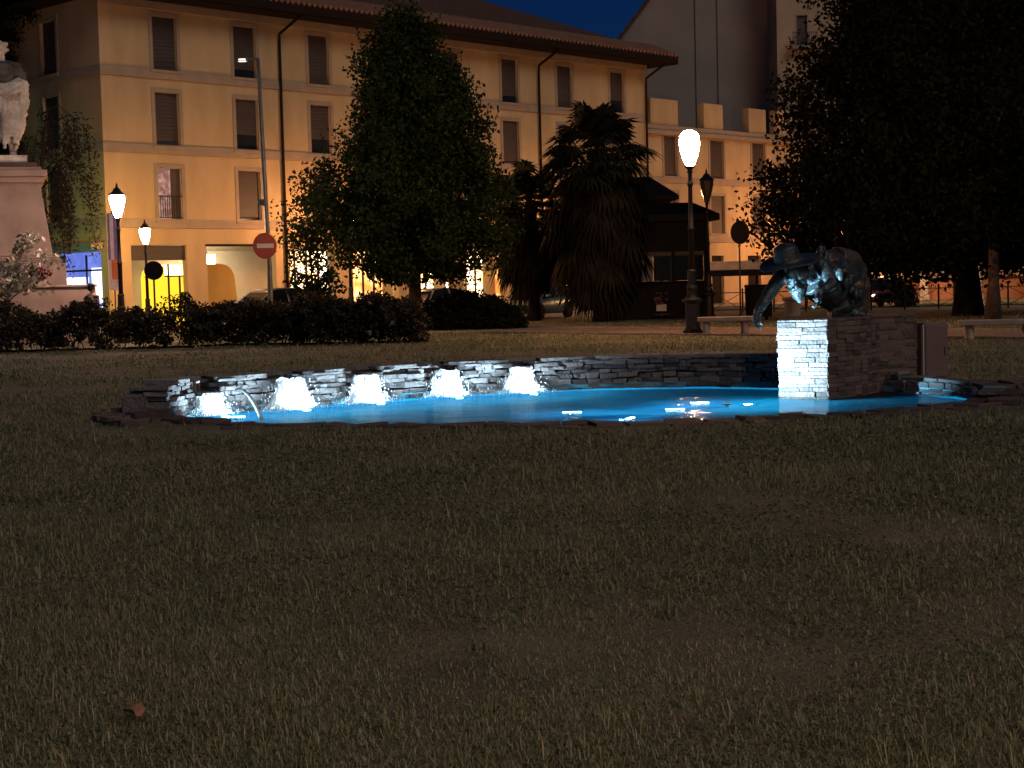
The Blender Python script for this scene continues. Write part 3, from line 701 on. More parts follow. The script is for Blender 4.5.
for a, b, t in ((650.5, 678, 98), (704, 723, 103), (749, 766, 108), (776, 797, 110)):
    s0, s1 = ch(a, t + 10)[0], ch(b, t + 10)[0]; z1 = ch((a + b) / 2, t + 1)[1]
    q = MB(); q.box(max(.03, s0), s1, .01, .5, CZ + .003, z1); q.build('battlement', M['plaster'], cr2, bevel=.02)

# grey gabled house behind
gY = 108.5; gx0, gx1 = gpt(586, gY).x, gpt(905, gY).x
gr = root('gabled_house', (gx0, gY, 0), 'tall plain grey gabled house wall rising behind the battlements', 'building')
wdt = gx1 - gx0; zl = zof(628, 37, gY); xl = gpt(628, gY).x - gx0; zs = zof(656, 0, gY); xs_ = gpt(656, gY).x - gx0
sl = (zs - zl) / (xs_ - xl); ze = zl - sl * xl; zp = ze + sl * wdt / 2
poly = [(0, 0), (wdt, 0), (wdt, ze), (wdt / 2, zp), (0, ze)]
mb = MB(); mb.add([(x, 0, z) for x, z in poly] + [(x, 16, z) for x, z in poly], [(0, 1, 2, 3, 4), (5, 6, 7, 8, 9)] + [(i, (i + 1) % 5, 5 + (i + 1) % 5, 5 + i) for i in (0, 1, 4)])
mb.build('wall', M['greywall'], gr)
mb = MB()
for sx in (0, 1):
    x0, z0 = (-.5, ze - .5 * sl) if sx == 0 else (wdt + .5, ze - .5 * sl)
    q = [(x0, -.5, z0), (wdt / 2, -.5, zp), (wdt / 2, 16.4, zp), (x0, 16.4, z0)]
    mb.add(q + [(x, y, z + .35) for x, y, z in q], [(0, 1, 2, 3), (4, 5, 6, 7), (0, 1, 5, 4), (1, 2, 6, 5), (2, 3, 7, 6), (3, 0, 4, 7)])
mb.build('roof', M['tiles'], gr)
x = gpt(727, gY).x - gx0; q = MB(); q.box(x - .35, x + .35, -.10, -.005, 0, ze + 7); q.build('flue', M['greywall'], gr, bevel=.03)
x = gpt(701, gY).x - gx0; q = MB(); q.box(x - .05, x + .05, -.10, -.006, 0, ze + 7); q.build('downpipe', M['greywall'], gr)

# tall plastered block on the right
tY = 106.0; tx0, tx1 = gpt(781, tY).x, gpt(900, tY).x
tr_ = root('apartment_block', (tx0, tY, 0), 'tall beige apartment block with small balconies, mostly behind the dark tree', 'building', rz=R(4))
wd2 = tx1 - tx0; zz1 = 26.0
wops = []
xw0, xw1 = gpt(801, tY).x - tx0, gpt(811.5, tY).x - tx0
for tp, bt in ((15, 45), (84, 118)):
    wops.append((xw0, xw1, zof(806, bt, tY), zof(806, tp, tY)))
for xo in (3.0,):
    for a, b_, c_, d_ in list(wops): wops.append((a + xo, b_ + xo, c_, d_))
mb = MB(); holed_wall(mb, 0, wd2, 0, zz1, wops, .3); mb.add([(0, 0, 0), (0, 14, 0), (0, 14, zz1), (0, 0, zz1)], [(0, 1, 2, 3)]); mb.add([(wd2, 0, 0), (wd2, 14, 0), (wd2, 14, zz1), (wd2, 0, zz1)], [(0, 1, 2, 3)])
mb.add([(0, 14, 0), (wd2, 14, 0), (wd2, 14, zz1), (0, 14, zz1)], [(0, 1, 2, 3)]); mb.add([(0, 0, zz1), (wd2, 0, zz1), (wd2, 14, zz1), (0, 14, zz1)], [(0, 1, 2, 3)])
mb.build('wall', M['plaster_dark'], tr_)
for i, o_ in enumerate(wops):
    window(tr_, *o_, M['shutter'], fw=.10)
    q = MB(); q.box(o_[0] - .5, o_[1] + .5, -.8, -.04, o_[2] - .28, o_[2] - .12); bal = q.build('balcony', M['greywall'], tr_, bevel=.02)
    q = MB(); q.box(o_[0] - .48, o_[1] + .48, -.78, -.74, o_[2] + .72, o_[2] + .76)
    for k in range(14): xx = o_[0] - .46 + k * (o_[1] - o_[0] + .92) / 13; q.box(xx - .012, xx + .012, -.77, -.75, o_[2] - .118, o_[2] + .719)
    q.build('railing', M['darkmetal'], bal)

# long low arcade building behind the fence, right
aY = 92.0; ax0 = gpt(846, aY).x
ar = root('arcade_building', (ax0, aY, 0), 'long low brick building with pale pillars behind the dark tree', 'building', rz=R(-6))
M['brick'] = mat('orange_brick', (.36, .17, .10), (.25, .12, .075), 2, .9, bump=.4, bscale=25)
mb = MB(); mb.box(0, 26, .6, 10, 0, 6.2); mb.build('wall', M['brick'], ar)
q = MB(); q.box(-.1, 26.1, .35, .596, 1.25, 1.65); q.box(-.1, 26.1, .2, .595, 3.0, 3.5); q.build('ledge', M['concrete'], ar, bevel=.03)
for k in range(9):
    q = MB(); x = 1.4 + k * 3.0; q.box(x - .22, x + .22, .0, .34, 0, 2.99); q.box(x - .3, x + .3, -.06, .345, 0, .3); q.build('pillar', M['marble'], ar, bevel=.03)
for k in range(8):
    q = MB(); x = 2.4 + k * 3.0; q.box(x, x + 1.0, .5, .594, 1.67, 2.8); q.build('window', M['glass'], ar)

# ------------------------------------------------------------------ long canopy, railing, bins behind the statue
cY = 82.0; c0, c1 = gpt(706, cY), gpt(962, cY)
cn = root('canopy', (c0.x, cY, 0), 'long low flat canopy with a grey fascia beyond the statue', 'canopy', rz=R(-2))
Lc = c1.x - c0.x; zt_, zm_, zb_ = zof(735, 261, cY), zof(735, 270, cY), zof(735, 276, cY)
q = MB(); q.box(0, Lc, -.05, 2.4, zm_, zt_); q.build('roof', M['concrete'], cn, bevel=.03)
q = MB(); q.box(.02, Lc - .02, -.02, 2.38, zb_, zm_ - .003); q.build('beam', M['kiosk'], cn)
for k in range(6):
    q = MB(); x = .2 + k * (Lc - .4) / 5; q.box(x - .07, x + .07, 1.1, 1.25, 0, zb_); q.build('post', M['darkmetal'], cn)
fY = 72.0; f0, f1 = gpt(712, fY), gpt(1080, 66)
fr = root('railing_fence', f0, 'dark iron railing with crossed bars along the street', 'fence', rz=math.atan2(f1.y - f0.y, f1.x - f0.x))
Lf = (f1 - f0).length; npan = 11
for k in range(npan + 1):
    q = MB(); x = k * Lf / npan; q.box(x - .035, x + .035, -.035, .035, 0, 1.0); q.lathe([(.05, 1.0), (.055, 1.05), (0, 1.1)], (x, 0, 0), 8); q.build('post', M['darkmetal'], fr)
for k in range(npan):
    q = MB(); a, b = k * Lf / npan + .05, (k + 1) * Lf / npan - .05
    q.box(a, b, -.018, .018, .88, .92); q.box(a, b, -.018, .018, .12, .16)
    q.tube([(a, 0, .16), (b, 0, .88)], .014, 5); q.tube([(a, .004, .88), (b, .004, .16)], .014, 5); q.build('panel', M['darkmetal'], fr)
bY = 58.0; p = gpt(759, bY); zt_ = zof(759, 284.5, bY); hw = 11 * bY / F
wr = root('waste_container', p, 'dark lidded waste container standing behind the round litter bin', 'container', rz=R(6))
q = MB(); q.box(-hw, hw, -.35, .35, .12, zt_ - .1, taper=-.03); q.build('body', M['kiosk'], wr, bevel=.03)
q = MB(); q.box(-hw - .05, hw + .05, -.4, .4, zt_ - .097, zt_, taper=.03); q.build('lid', M['kiosk'], wr, bevel=.02)
for sx in (-1, 1):
    q = MB(); q.tube([(sx * hw * .7 - .04, 0, .08), (sx * hw * .7 + .04, 0, .08)], .08, 12); q.build('wheel', M['rubber'], wr)
lY = 41.0; p = gpt(793, lY); zt_ = zof(793, 296.5, lY)
lr = root('litter_bin', p, 'round reddish litter bin with a flared rim just left of the stone pedestal', 'bin')
q = MB(); q.lathe([(.20, 0), (.21, .05), (.19, .1), (.20, zt_ - .14), (.215, zt_ - .13)], n=20); q.build('body', M['concrete'], lr, True)
q = MB(); q.lathe([(.22, zt_ - .128), (.27, zt_ - .05), (.275, zt_), (.24, zt_), (.21, zt_ - .1)], n=20); q.build('rim', M['pinkstone'], lr, True)

# benches
def bench(px, py, label, half, hgt, rz, group='stone benches along the path'):
    Y = EYE * F / (py - horizon(px)); p = gpt(px, Y)
    r = root('stone_bench', p, label, 'bench', rz=rz, group=group)
    q = MB(); q.box(-half, half, -.22, .22, hgt - .12, hgt); q.build('seat', M['concrete'], r, bevel=.02)
    for sx in (-1, 1):
        q = MB(); q.lathe([(.11, 0), (.12, .04), (.095, .09), (.115, hgt * .45), (.09, hgt - .16), (.11, hgt - .122)], (sx * (half - .24), 0, 0), 14, sy=1.5); q.build('leg', M['concrete'], r, True)
    return r
b1 = bench(725.5, 334.5, 'stone bench right beside the large lit lamp post', .76, .49, R(-40))
bench(998, 339, 'stone bench at the right edge in front of the dark tree trunks', .86, .44, R(-46)).rotation_euler.z = R(-12)
b1.rotation_euler.z = R(-8)
bench(462, 328, 'stone bench in the dark against the rounded bush', .72, .45, R(0))
# ------------------------------------------------------------------ street lamps
def lamp_post(p, label, lit, scale=1.0, rz=0.0, group='old iron street lamps', globe=False):
    r = root('street_lamp', p, label, 'street lamp', rz=rz, group=group, scale=scale)
    q = MB(); q.lathe([(.30, 0), (.30, .10), (.24, .13), (.235, .18), (.21, .22), (.20, .86), (.21, .90), (.30, .94), (.30, .985), (.20, 1.02), (.15, 1.12), (.145, 1.25), (.17, 1.30), (.155, 1.36), (.13, 1.38), (.12, 1.75), (.14, 1.78), (.10, 1.84)], n=8, ph=.39)
    q.build('base', M['darkmetal'], r)
    q = MB(); q.lathe([(.085, 1.82), (.08, 2.9), (.10, 2.93), (.10, 2.99), (.075, 3.02), (.06, 4.15), (.085, 4.18), (.085, 4.25), (.055, 4.28), (.055, 4.5), (.09, 4.55), (.05, 4.62)], n=12); q.build('shaft', M['darkmetal'], r, True)
    q = MB(); q.lathe([(.10, 4.66), (.17, 4.85), (.25, 5.13), (.285, 5.33), (.27, 5.46), (.16, 5.53)], n=8, ph=.39); g = q.build('lantern_glass', lit or M['lamp_dark'], r)
    if globe:
        q = MB(); q.lathe([(.10, 4.72), (.15, 4.80), (.21, 4.96), (.265, 5.16), (.285, 5.34), (.28, 5.47), (.245, 5.59), (.17, 5.67), (.07, 5.71)], n=12); nm = q.mesh('lantern_glass'); nm.materials.append(lit); g.data = nm
        q = MB(); q.lathe([(.05, 4.60), (.09, 4.64), (.14, 4.68), (.15, 4.715), (.06, 4.717)], n=12); q.build('lantern_frame', M['darkmetal'], r); return r
    q = MB(); q.lathe([(.05, 4.60), (.13, 4.63), (.13, 4.655), (.06, 4.657)], n=8, ph=.39)
    for k in range(4):
        a = math.pi / 4 + k * math.pi / 2
        q.tube([(.11 * math.cos(a), .11 * math.sin(a), 4.655), (.295 * math.cos(a), .295 * math.sin(a), 5.33), (.29 * math.cos(a), .29 * math.sin(a), 5.48)], .011, 5)
    q.lathe([(.31, 5.47), (.33, 5.50), (.20, 5.60), (.14, 5.66), (.15, 5.69), (.06, 5.76), (.035, 5.80), (.05, 5.84), (.012, 5.93), (.0, 5.97)], n=8, ph=.39)
    q.build('lantern_frame', M['darkmetal'], r); return r
BY = 44.4
lamp_post(gpt(693, BY), 'tall lit street lamp at the path edge, its globe the brightest glow of all', M['lamp_warm'], .985, globe=True)
s_ = (zof(117, 182, 50.0)) / 5.97
lamp_post(gpt(123.0, 50.0), 'lit street lamp beside the striped banner at the building corner', M['lamp_pale'], s_)
s2_ = (zof(145, 219, 61.0)) / 5.97
lamp_post(gpt(149, 61.0), 'smaller lit street lamp with a yellow glow before the shop portico', M['lamp_yellow'], s2_)
s3_ = (zof(706, 168, 63.0)) / 5.97
lamp_post(gpt(709, 63.0), 'unlit street lamp with an empty lantern at the right corner of the kiosk', None, s3_)
def street_pt(px, off):
    Y = 40.0
    while Y < 130:
        p = gpt(px, Y)
        if (p - FA).dot(FN) > -off: return p
        Y += .1
    return p
lamp_post(street_pt(352, 3.6), 'unseen street lamp behind the tall conical tree, placed to light the facade', M['lamp_warm'], .86)  # unseen lamp placed to light the facade behind the tree
lamp_post(street_pt(612, 4.2), 'unseen street lamp behind the taller palm, placed to light the facade', M['lamp_warm'], .86)  # another unseen lamp placed for the facade
lamp_post(street_pt(832, 4.5), 'lit street lamp hidden by the left part of the great dark crown', M['lamp_warm'], .86)  # unseen as well, placed to light the battlemented wing
lamp_post(Vector((5.0, -5.5, 0)), 'unseen street lamp added behind the photographer to brighten the near lawn', M['lamp_pale'], 1.0)  # added behind the camera so the near lawn gets brighter
lamp_post(gpt(972, 86.5), 'unseen street lamp behind the wide dark trunk, added to light the brick wall', M['lamp_warm'], .8)  # unseen lamp added to light the arcade wall
lamp_post(gpt(900, 88.5), 'unseen street lamp above the dark shrub by the railing, added to light the brick wall', M['lamp_warm'], .8)  # second unseen lamp added for the same wall

# modern light pole with the no-entry sign
PY = 48.0; p = gpt(272, PY); zt_ = zof(258, 58, PY)
tp = at(258, 58, PY) - p
lr = root('light_pole', p, 'slim grey light pole with a short arm carrying the no entry sign', 'light pole')
q = MB(); q.tube([(0, 0, 0), (0, 0, .3), (.0, 0, 2.2), tp], [.11, .09, .075, .05], 10); q.build('pole', M['greymetal'], lr, True)
hp = at(246, 59.5, PY) - p
q = MB(); q.tube([tp - Vector((0, 0, .02)), hp + Vector((0, 0, .02))], .03, 8); q.box(hp.x - .26, hp.x + .05, hp.y - .11, hp.y + .11, hp.z - .05, hp.z + .05); hd_ = q.build('lamp_head', M['greymetal'], lr, bevel=.01)
q = MB(); q.box(hp.x - .22, hp.x + .0, hp.y - .08, hp.y + .08, hp.z - .056, hp.z - .0505); q.box(hp.x - .20, hp.x + .0, hp.y - .114, hp.y - .1105, hp.z - .03, hp.z + .01); q.build('lens', emit('led_lens', (1, .93, .8), 2.2), hd_)
bp_ = at(261.5, 202.5, PY) - p; q = MB(); q.box(bp_.x - .11, bp_.x + .12, -.12, .10, bp_.z - .09, bp_.z + .09); q.build('junction_box', M['greymetal'], lr, bevel=.02)
sp = at(267, 246, PY); sg = root('no_entry_sign', (sp.x, sp.y - .26, sp.z), 'round red no entry sign with a white bar on the slim pole', 'road sign', rz=R(-46))
q = MB(); DR = Matrix.Rotation(R(90), 4, 'X'); q.lathe([(0, -.012), (.37, -.012), (.385, 0), (.37, .012), (0, .012)], n=36, M=DR); q.build('disc', M['red'], sg)
q = MB(); q.box(-.27, .27, -.020, -.0135, -.065, .065); q.build('bar', M['white'], sg)
sg.rotation_euler.z = R(34); sg.location.x -= .02
def sign_back(px, py, Y, rad, label, rz):
    c = at(px, py, Y); g = gpt(px + .4, Y); r = root('round_sign', g, label, 'road sign', rz=rz)
    q = MB(); q.lathe([(0, -.012), (rad - .015, -.012), (rad, 0), (rad - .015, .012), (0, .012)], n=32, M=Matrix.Translation((0, -.05, c.z)) @ DR); q.build('disc', M['signback'], r)
    q = MB(); q.tube([(0, 0, 0), (0, 0, c.z + rad * .8)], .03, 8); q.build('post', M['darkmetal'], r, True)
    q = MB(); q.box(-.2, .2, -.037, -.03, c.z + .1, c.z + .14); q.box(-.2, .2, -.037, -.03, c.z - .14, c.z - .1); q.build('bracket', M['darkmetal'], r); return r
sign_back(740.3, 232.5, 55.0, .40, 'back of a round road sign on a thin post left of the statue', R(28))
sign_back(156, 270.5, 49.0, .29, 'back of a small round road sign among the bushes before the yellow shop', R(20))
# banner at the corner of the building
bp0, bp1 = at(106.5, 214, 60.5), at(119.5, 290, 60.5)
bn = root('banner', (bp0.x, 60.5, bp1.z), 'tall striped banner, violet and white above and orange red below, at the building corner', 'banner')
bw, bh = bp1.x - bp0.x, bp0.z - bp1.z
mv, mw, mr = mat('violet_cloth', (.20, .15, .38), None, 5, .8), mat('white_cloth', (.6, .52, .55), None, 5, .8), mat('orange_cloth', (.60, .16, .05), None, 5, .8)
for nm_, m_, a, b, z0, z1 in (('violet_stripe', mv, 0, .26, .4, 1), ('white_stripe', mw, .26, .62, .4, 1), ('violet_stripe', mv, .62, 1, .4, 1), ('orange_stripe', mw, 0, .3, .0, .4), ('red_stripe', mr, .3, 1, .14, .4), ('white_stripe', mw, .3, 1, 0, .14)):
    q = MB(); q.box(bw * a, bw * b, 0, .03, bh * z0, bh * z1); q.build(nm_, m_, bn)
q = MB(); q.tube([(bw / 2, .06, -bp1.z), (bw / 2, .06, bh + .1)], .025, 8); q.tube([(0, .05, bh + .02), (bw, .05, bh + .02)], .015, 6); q.build('pole', M['darkmetal'], bn)
# small orange light box beside the statue
p0, p1 = at(857, 281, 70), at(864.5, 300, 70)
ab = root('light_box', ((p0.x + p1.x) / 2, 70, 0), 'small orange lit advert panel just right of the bronze figure', 'advert panel')
hw = (p1.x - p0.x) / 2
q = MB(); q.box(-hw - .05, hw + .05, 0, .14, p1.z - .06, p0.z + .06); q.box(-.05, .05, .02, .12, 0, p1.z); q.build('case', M['darkmetal'], ab)
q = MB(); q.box(-hw, hw, -.012, -.002, p1.z, p0.z); q.build('lit_face', emit('advert_light', (1, .42, .08), .55, (.35, .05, .02), 4), ab)
# blocks on the lit face
q = MB(); zz_ = p0.z - p1.z; q.box(-hw * .5, hw * .1, -.02, -.0125, p1.z + zz_ * .3, p1.z + zz_ * .75); q.build('poster_figure', M['red'], ab)

# ------------------------------------------------------------------ kiosk
KY = 63.5; kx0, kx1 = gpt(603, KY).x, gpt(712, KY).x; kw = kx1 - kx0
kr = root('kiosk', (kx0 + kw / 2, KY, 0), 'dark painted newspaper kiosk with a two tier roof behind the lamp post', 'kiosk', rz=R(4))
h_ct, h_wt, h_e1, h_e2, h_top = zof(660, 283, KY), zof(660, 256, KY), zof(700, 213, KY), zof(665, 204, KY), zof(640, 184, KY)
hx = kw / 2 - .12
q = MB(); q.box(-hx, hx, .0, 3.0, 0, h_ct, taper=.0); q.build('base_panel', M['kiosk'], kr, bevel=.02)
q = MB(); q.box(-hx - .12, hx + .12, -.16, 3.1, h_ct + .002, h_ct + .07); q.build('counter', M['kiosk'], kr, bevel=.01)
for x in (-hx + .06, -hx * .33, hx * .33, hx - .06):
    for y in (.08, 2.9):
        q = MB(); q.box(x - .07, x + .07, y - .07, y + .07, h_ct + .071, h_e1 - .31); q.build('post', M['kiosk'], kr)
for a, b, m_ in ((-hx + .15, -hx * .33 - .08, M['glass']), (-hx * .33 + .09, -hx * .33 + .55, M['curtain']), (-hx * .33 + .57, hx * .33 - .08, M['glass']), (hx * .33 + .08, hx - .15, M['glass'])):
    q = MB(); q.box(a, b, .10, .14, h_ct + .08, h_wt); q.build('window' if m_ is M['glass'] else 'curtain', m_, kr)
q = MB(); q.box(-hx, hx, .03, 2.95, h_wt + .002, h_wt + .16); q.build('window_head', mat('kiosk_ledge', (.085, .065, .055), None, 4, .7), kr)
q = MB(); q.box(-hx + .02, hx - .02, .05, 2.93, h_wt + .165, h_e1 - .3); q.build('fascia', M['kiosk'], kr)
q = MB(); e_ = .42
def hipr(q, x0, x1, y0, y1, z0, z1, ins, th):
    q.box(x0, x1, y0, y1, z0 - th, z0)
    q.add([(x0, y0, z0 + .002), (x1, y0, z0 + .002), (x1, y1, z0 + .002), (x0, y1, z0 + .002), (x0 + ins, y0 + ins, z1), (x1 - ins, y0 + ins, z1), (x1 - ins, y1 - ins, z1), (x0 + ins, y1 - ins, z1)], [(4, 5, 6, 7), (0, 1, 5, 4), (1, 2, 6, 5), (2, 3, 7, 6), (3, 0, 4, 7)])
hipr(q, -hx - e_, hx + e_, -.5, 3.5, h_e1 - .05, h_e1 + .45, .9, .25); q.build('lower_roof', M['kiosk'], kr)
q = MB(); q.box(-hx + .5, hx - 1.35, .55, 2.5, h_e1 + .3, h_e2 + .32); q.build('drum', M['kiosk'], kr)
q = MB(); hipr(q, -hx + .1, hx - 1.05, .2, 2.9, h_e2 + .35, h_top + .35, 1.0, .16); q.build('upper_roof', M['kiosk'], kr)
pp = at(660.5, 307.5, KY - .4); st = root('card_stand', gpt(662, KY - .4), 'small white card and posy on a stand in front of the kiosk', 'display stand')
o = st.location
q = MB(); q.tube([(0, 0, 0), (0, 0, pp.z + .1)], .02, 6); q.box(-.3, .3, -.03, .03, pp.z - .3, pp.z - .25); q.build('stand', M['darkmetal'], st)
q = MB(); q.box(-.22, .18, -.05, -.032, pp.z - .14, pp.z + .13); q.build('card', M['white'], st)
q = MB()
for k in range(26): q.ell((random.uniform(-.3, .22), random.uniform(-.1, .1), pp.z + random.uniform(.14, .58)), (.05, .05, .04), n=6, m=4)
q.build('posy', mat('faded_posy', (.22, .11, .10), (.10, .06, .05), 4, .8), st)

# ------------------------------------------------------------------ cars
def car(p, rz, paint, label, lamp_on=0.0, suv=0.0, name='parked_car', gl_=None):
    r = root(name, p, label, 'car', rz=rz, group='cars along the street'); H_ = 1.46 + suv
    def loft(rings, close=True):
        q = MB(); n_ = len(rings[0]); vs = [v for g in rings for v in g]; fs = []
        for i in range(len(rings) - 1):
            for k in range(n_): fs.append((i * n_ + k, i * n_ + (k + 1) % n_, (i + 1) * n_ + (k + 1) % n_, (i + 1) * n_ + k))
        fs += [tuple(range(n_))[::-1], tuple((len(rings) - 1) * n_ + k for k in range(n_))]; q.add(vs, fs); return q
    bz = .88 + suv * .6
    st_ = [(-2.08, .48, bz - .12, .70), (-2.02, .32, bz + .02, .80), (-1.5, .24, bz + .06, .86), (-.6, .22, bz + .03, .88), (.5, .22, bz, .88), (1.05, .22, bz - .03, .87), (1.6, .24, bz - .12, .84), (1.98, .30, bz - .22, .76), (2.10, .40, bz - .34, .64)]
    rg = []
    for x, zl_, zh_, w in st_:
        rg.append([(x, -w * .92, zl_), (x, -w, zl_ + .18), (x, -w, zh_ - .14), (x, -w * .93, zh_), (x, w * .93, zh_), (x, w, zh_ - .14), (x, w, zl_ + .18), (x, w * .92, zl_)])
    body = loft(rg).build('body', paint, r, True, bevel=.02)
    cb = [(-1.98, bz + .0, .70), (-1.72, bz + .3, .69), (-1.35, H_ - .10, .62), (-.9, H_ - .035, .60), (-.1, H_ - .035, .60), (.25, H_ - .11, .61), (1.15, bz - .05, .74)]
    rg = [[(x, -.80, bz - .05), (x, -w, z), (x, w, z), (x, .80, bz - .05)] for x, z, w in cb]
    loft(rg).build('windows', M['glass'], r)
    rt = [(-1.62, H_ - .10, .60), (-1.3, H_ - .03, .63), (-.9, H_, .625), (-.1, H_, .625), (.22, H_ - .06, .63), (.32, H_ - .12, .63)]
    loft([[(x, -w, z - .05), (x, -w * .9, z), (x, w * .9, z), (x, w, z - .05)] for x, z, w in rt]).build('roof', paint, r, True)
    for sy in (-1, 1):
        for a, b in (((.25, H_ - .1, .625), (1.10, bz - .02, .765)), ((-.45, H_ - .05, .625), (-.5, bz, .81)), ((-1.35, H_ - .08, .635), (-1.75, bz + .03, .78))):
            q = MB(); q.tube([(a[0], sy * a[2], a[1]), (b[0], sy * b[2], b[1])], .035, 6); q.build('pillar', paint, r)
    for sy in (-1, 1):
        q = MB(); q.ell((.82, sy * .98, bz + .12), (.07, .12, .08), n=10, m=6); q.build('mirror', paint, r, True)
        for x in (-1.28, 1.32):
            q = MB(); Mw = Matrix.Translation((x, sy * .80, .31)) @ Matrix.Rotation(R(90), 4, 'X')
            q.lathe([(.20, -.09), (.29, -.10), (.315, -.07), (.315, .07), (.29, .10), (.20, .09)], n=24, M=Mw); w = q.build('wheel', M['rubber'], r, True)
            q = MB(); q.lathe([(.0, -.085), (.205, -.085), (.205, .085), (.0, .085)], n=18, M=Mw)
            for k in range(5):
                a = k * 2 * math.pi / 5; q.tube([(x + .03 * math.cos(a), sy * .893, .31 + .03 * math.sin(a)), (x + .19 * math.cos(a), sy * .893, .31 + .19 * math.sin(a))], .02, 5)
            q.build('rim', M['greymetal'], w)
            q = MB(); q.lathe([(.0, -.02), (.375, -.02), (.375, .02), (.0, .02)], n=24, M=Matrix.Translation((x, sy * (.868 if x < 0 else .856), .33)) @ Matrix.Rotation(R(90), 4, 'X')); q.build('wheel_arch', M['rubber'], r)
        q = MB(); q.ell((1.98, sy * .58, bz - .33), (.10, .17, .085), n=12, m=8)
        q.build('headlight', emit('headlight_on', (1, .88, .72), lamp_on) if lamp_on else (gl_ or M['white']), r, True)
        q = MB(); q.box(-2.10, -2.0, sy * .62 - .13, sy * .62 + .13, bz - .28, bz - .10); q.build('tail_light', M['red'], r, bevel=.02)
    q = MB(); q.box(2.0, 2.13, -.42, .42, .40, .52); q.build('grille', M['rubber'], r, bevel=.01)
    q = MB(); q.box(2.131, 2.14, -.26, .26, .30, .395); q.box(-2.14, -2.085, -.26, .26, .50, .61); q.build('number_plate', M['white'], r)
    return r
def paint(n, c): return mat(n, c, tuple(x * .93 for x in c), 1, .28, .25)
car(street_pt(268, 6.2), FANG + math.pi, paint('grey_car_paint', (.33, .33, .33)), 'silver car behind the no entry sign, in front of the white portico', suv=.16)
car(street_pt(447, 6.5), FANG, paint('white_car_paint', (.42, .40, .38)), 'pale car behind the rounded dark bush right of the big trunk')
car(street_pt(538, 8.0), FANG + math.pi + R(14), paint('green_car_paint', (.24, .36, .34)), 'light green car glimpsed between the two palm trunks')
hp_ = gpt(873, 77)
car(hp_, R(-84), paint('red_car_paint', (.25, .05, .04)), 'dark red car facing the park with its headlights on', lamp_on=14, name='moving_car')

# ------------------------------------------------------------------ figures
def face_bits(mb, T, s=1.0, beard=False):
    "head with brow, nose, mouth, ears in a frame that looks along -y; T is a matrix, s the head height"
    def E(c, r): mb.ell(T @ (Vector(c) * s), tuple(x * s for x in r), T.to_3x3().to_4x4(), 16, 12)
    E((0, .02, .06), (.33, .40, .42)); E((0, -.06, -.16), (.27, .29, .33)); E((0, -.18, -.38), (.15, .14, .12))
    E((0, -.37, .02), (.055, .07, .16)); E((0, -.42, -.07), (.075, .075, .055))
    for sx in (-1, 1):
        E((sx * .14, -.315, .115), (.12, .06, .035)); E((sx * .14, -.315, .03), (.06, .045, .04)); E((sx * .18, -.25, -.09), (.10, .09, .09)); E((sx * .335, .02, .0), (.04, .09, .13))
    E((0, -.35, -.21), (.11, .05, .025)); E((0, -.345, -.26), (.095, .05, .028))
    E((0, .06, -.42), (.17, .18, .28))
    if beard:
        for k in range(46):
            a = -1.35 + 2.7 * (k % 23) / 22; lay = k // 23; L = (.42 - .10 * abs(a)) * (1 - .25 * lay); ph = random.uniform(0, 6)
            pts = [T @ (Vector(((.27 - .05 * u) * math.sin(a) * (1 - .25 * u) + .022 * math.sin(7 * u + ph), -(.25 + .09 * lay * (1 - u) + .06 * u) * math.cos(a) - .04, -.20 - .05 * math.cos(a) - L * u)) * s) for u in (0, .25, .5, .75, 1)]
            mb.tube(pts, [.045 * s, .052 * s, .048 * s, .038 * s, .014 * s], 7)
        for sx in (-1, 1): mb.tube([T @ (Vector((sx * x, y, z)) * s) for x, y, z in ((.01, -.40, -.17), (.09, -.39, -.18), (.17, -.33, -.25), (.19, -.29, -.33))], [.045 * s, .05 * s, .04 * s, .015 * s], 8)
def hand(mb, w, d, n, s=1.0, curl=.5, side=1):
    "palm and five bent fingers from wrist w along d, palm normal n"
    d = d.normalized(); n = (n - d * n.dot(d)).normalized(); x = d.cross(n) * side
    mb.tube([w - d * .03 * s, w + d * .04 * s, w + d * .09 * s], [.028 * s, .036 * s, .034 * s], 8)
    for k in range(4): mb.tube([w + d * .02 * s + x * (k - 1.5) * .012 * s, w + d * .09 * s + x * (k - 1.5) * .021 * s], .018 * s, 6)
    for k, L in enumerate((.072, .082, .077, .060)):
        p = w + d * .09 * s + x * (k - 1.5) * .021 * s; a = curl * .5; pts = [p]
        for seg in (.45, .32, .26):
            p = p + (d * math.cos(a) + n * math.sin(a)) * L * seg * s; pts.append(p); a += curl * .75
        mb.tube(pts, [.0105 * s, .0098 * s, .009 * s, .0075 * s], 7)
    p = w + d * .025 * s - x * .03 * s; pts = [p]; dd = (d * .75 - x * .75 + n * .3).normalized()
    for seg in (.035, .03, .024):
        p = p + dd * seg * s; pts.append(p); dd = (dd + n * curl * .5 + d * .25).normalized()
    mb.tube(pts, [.015 * s, .0125 * s, .011 * s, .009 * s], 7)

# bronze man bending over the water
BP0 = gpt(804, 21.0)
def bp3(px, py, dy=0.0):
    p = at(px, py, 21.0 + dy); return Vector((p.x - BP0.x, p.y - BP0.y, p.z - PTOP))
bz_ = root('bronze_statue', (BP0.x, BP0.y, PTOP), 'bronze statue of a bearded man in a wide brimmed hat kneeling and reaching down', 'statue')
mb = MB()
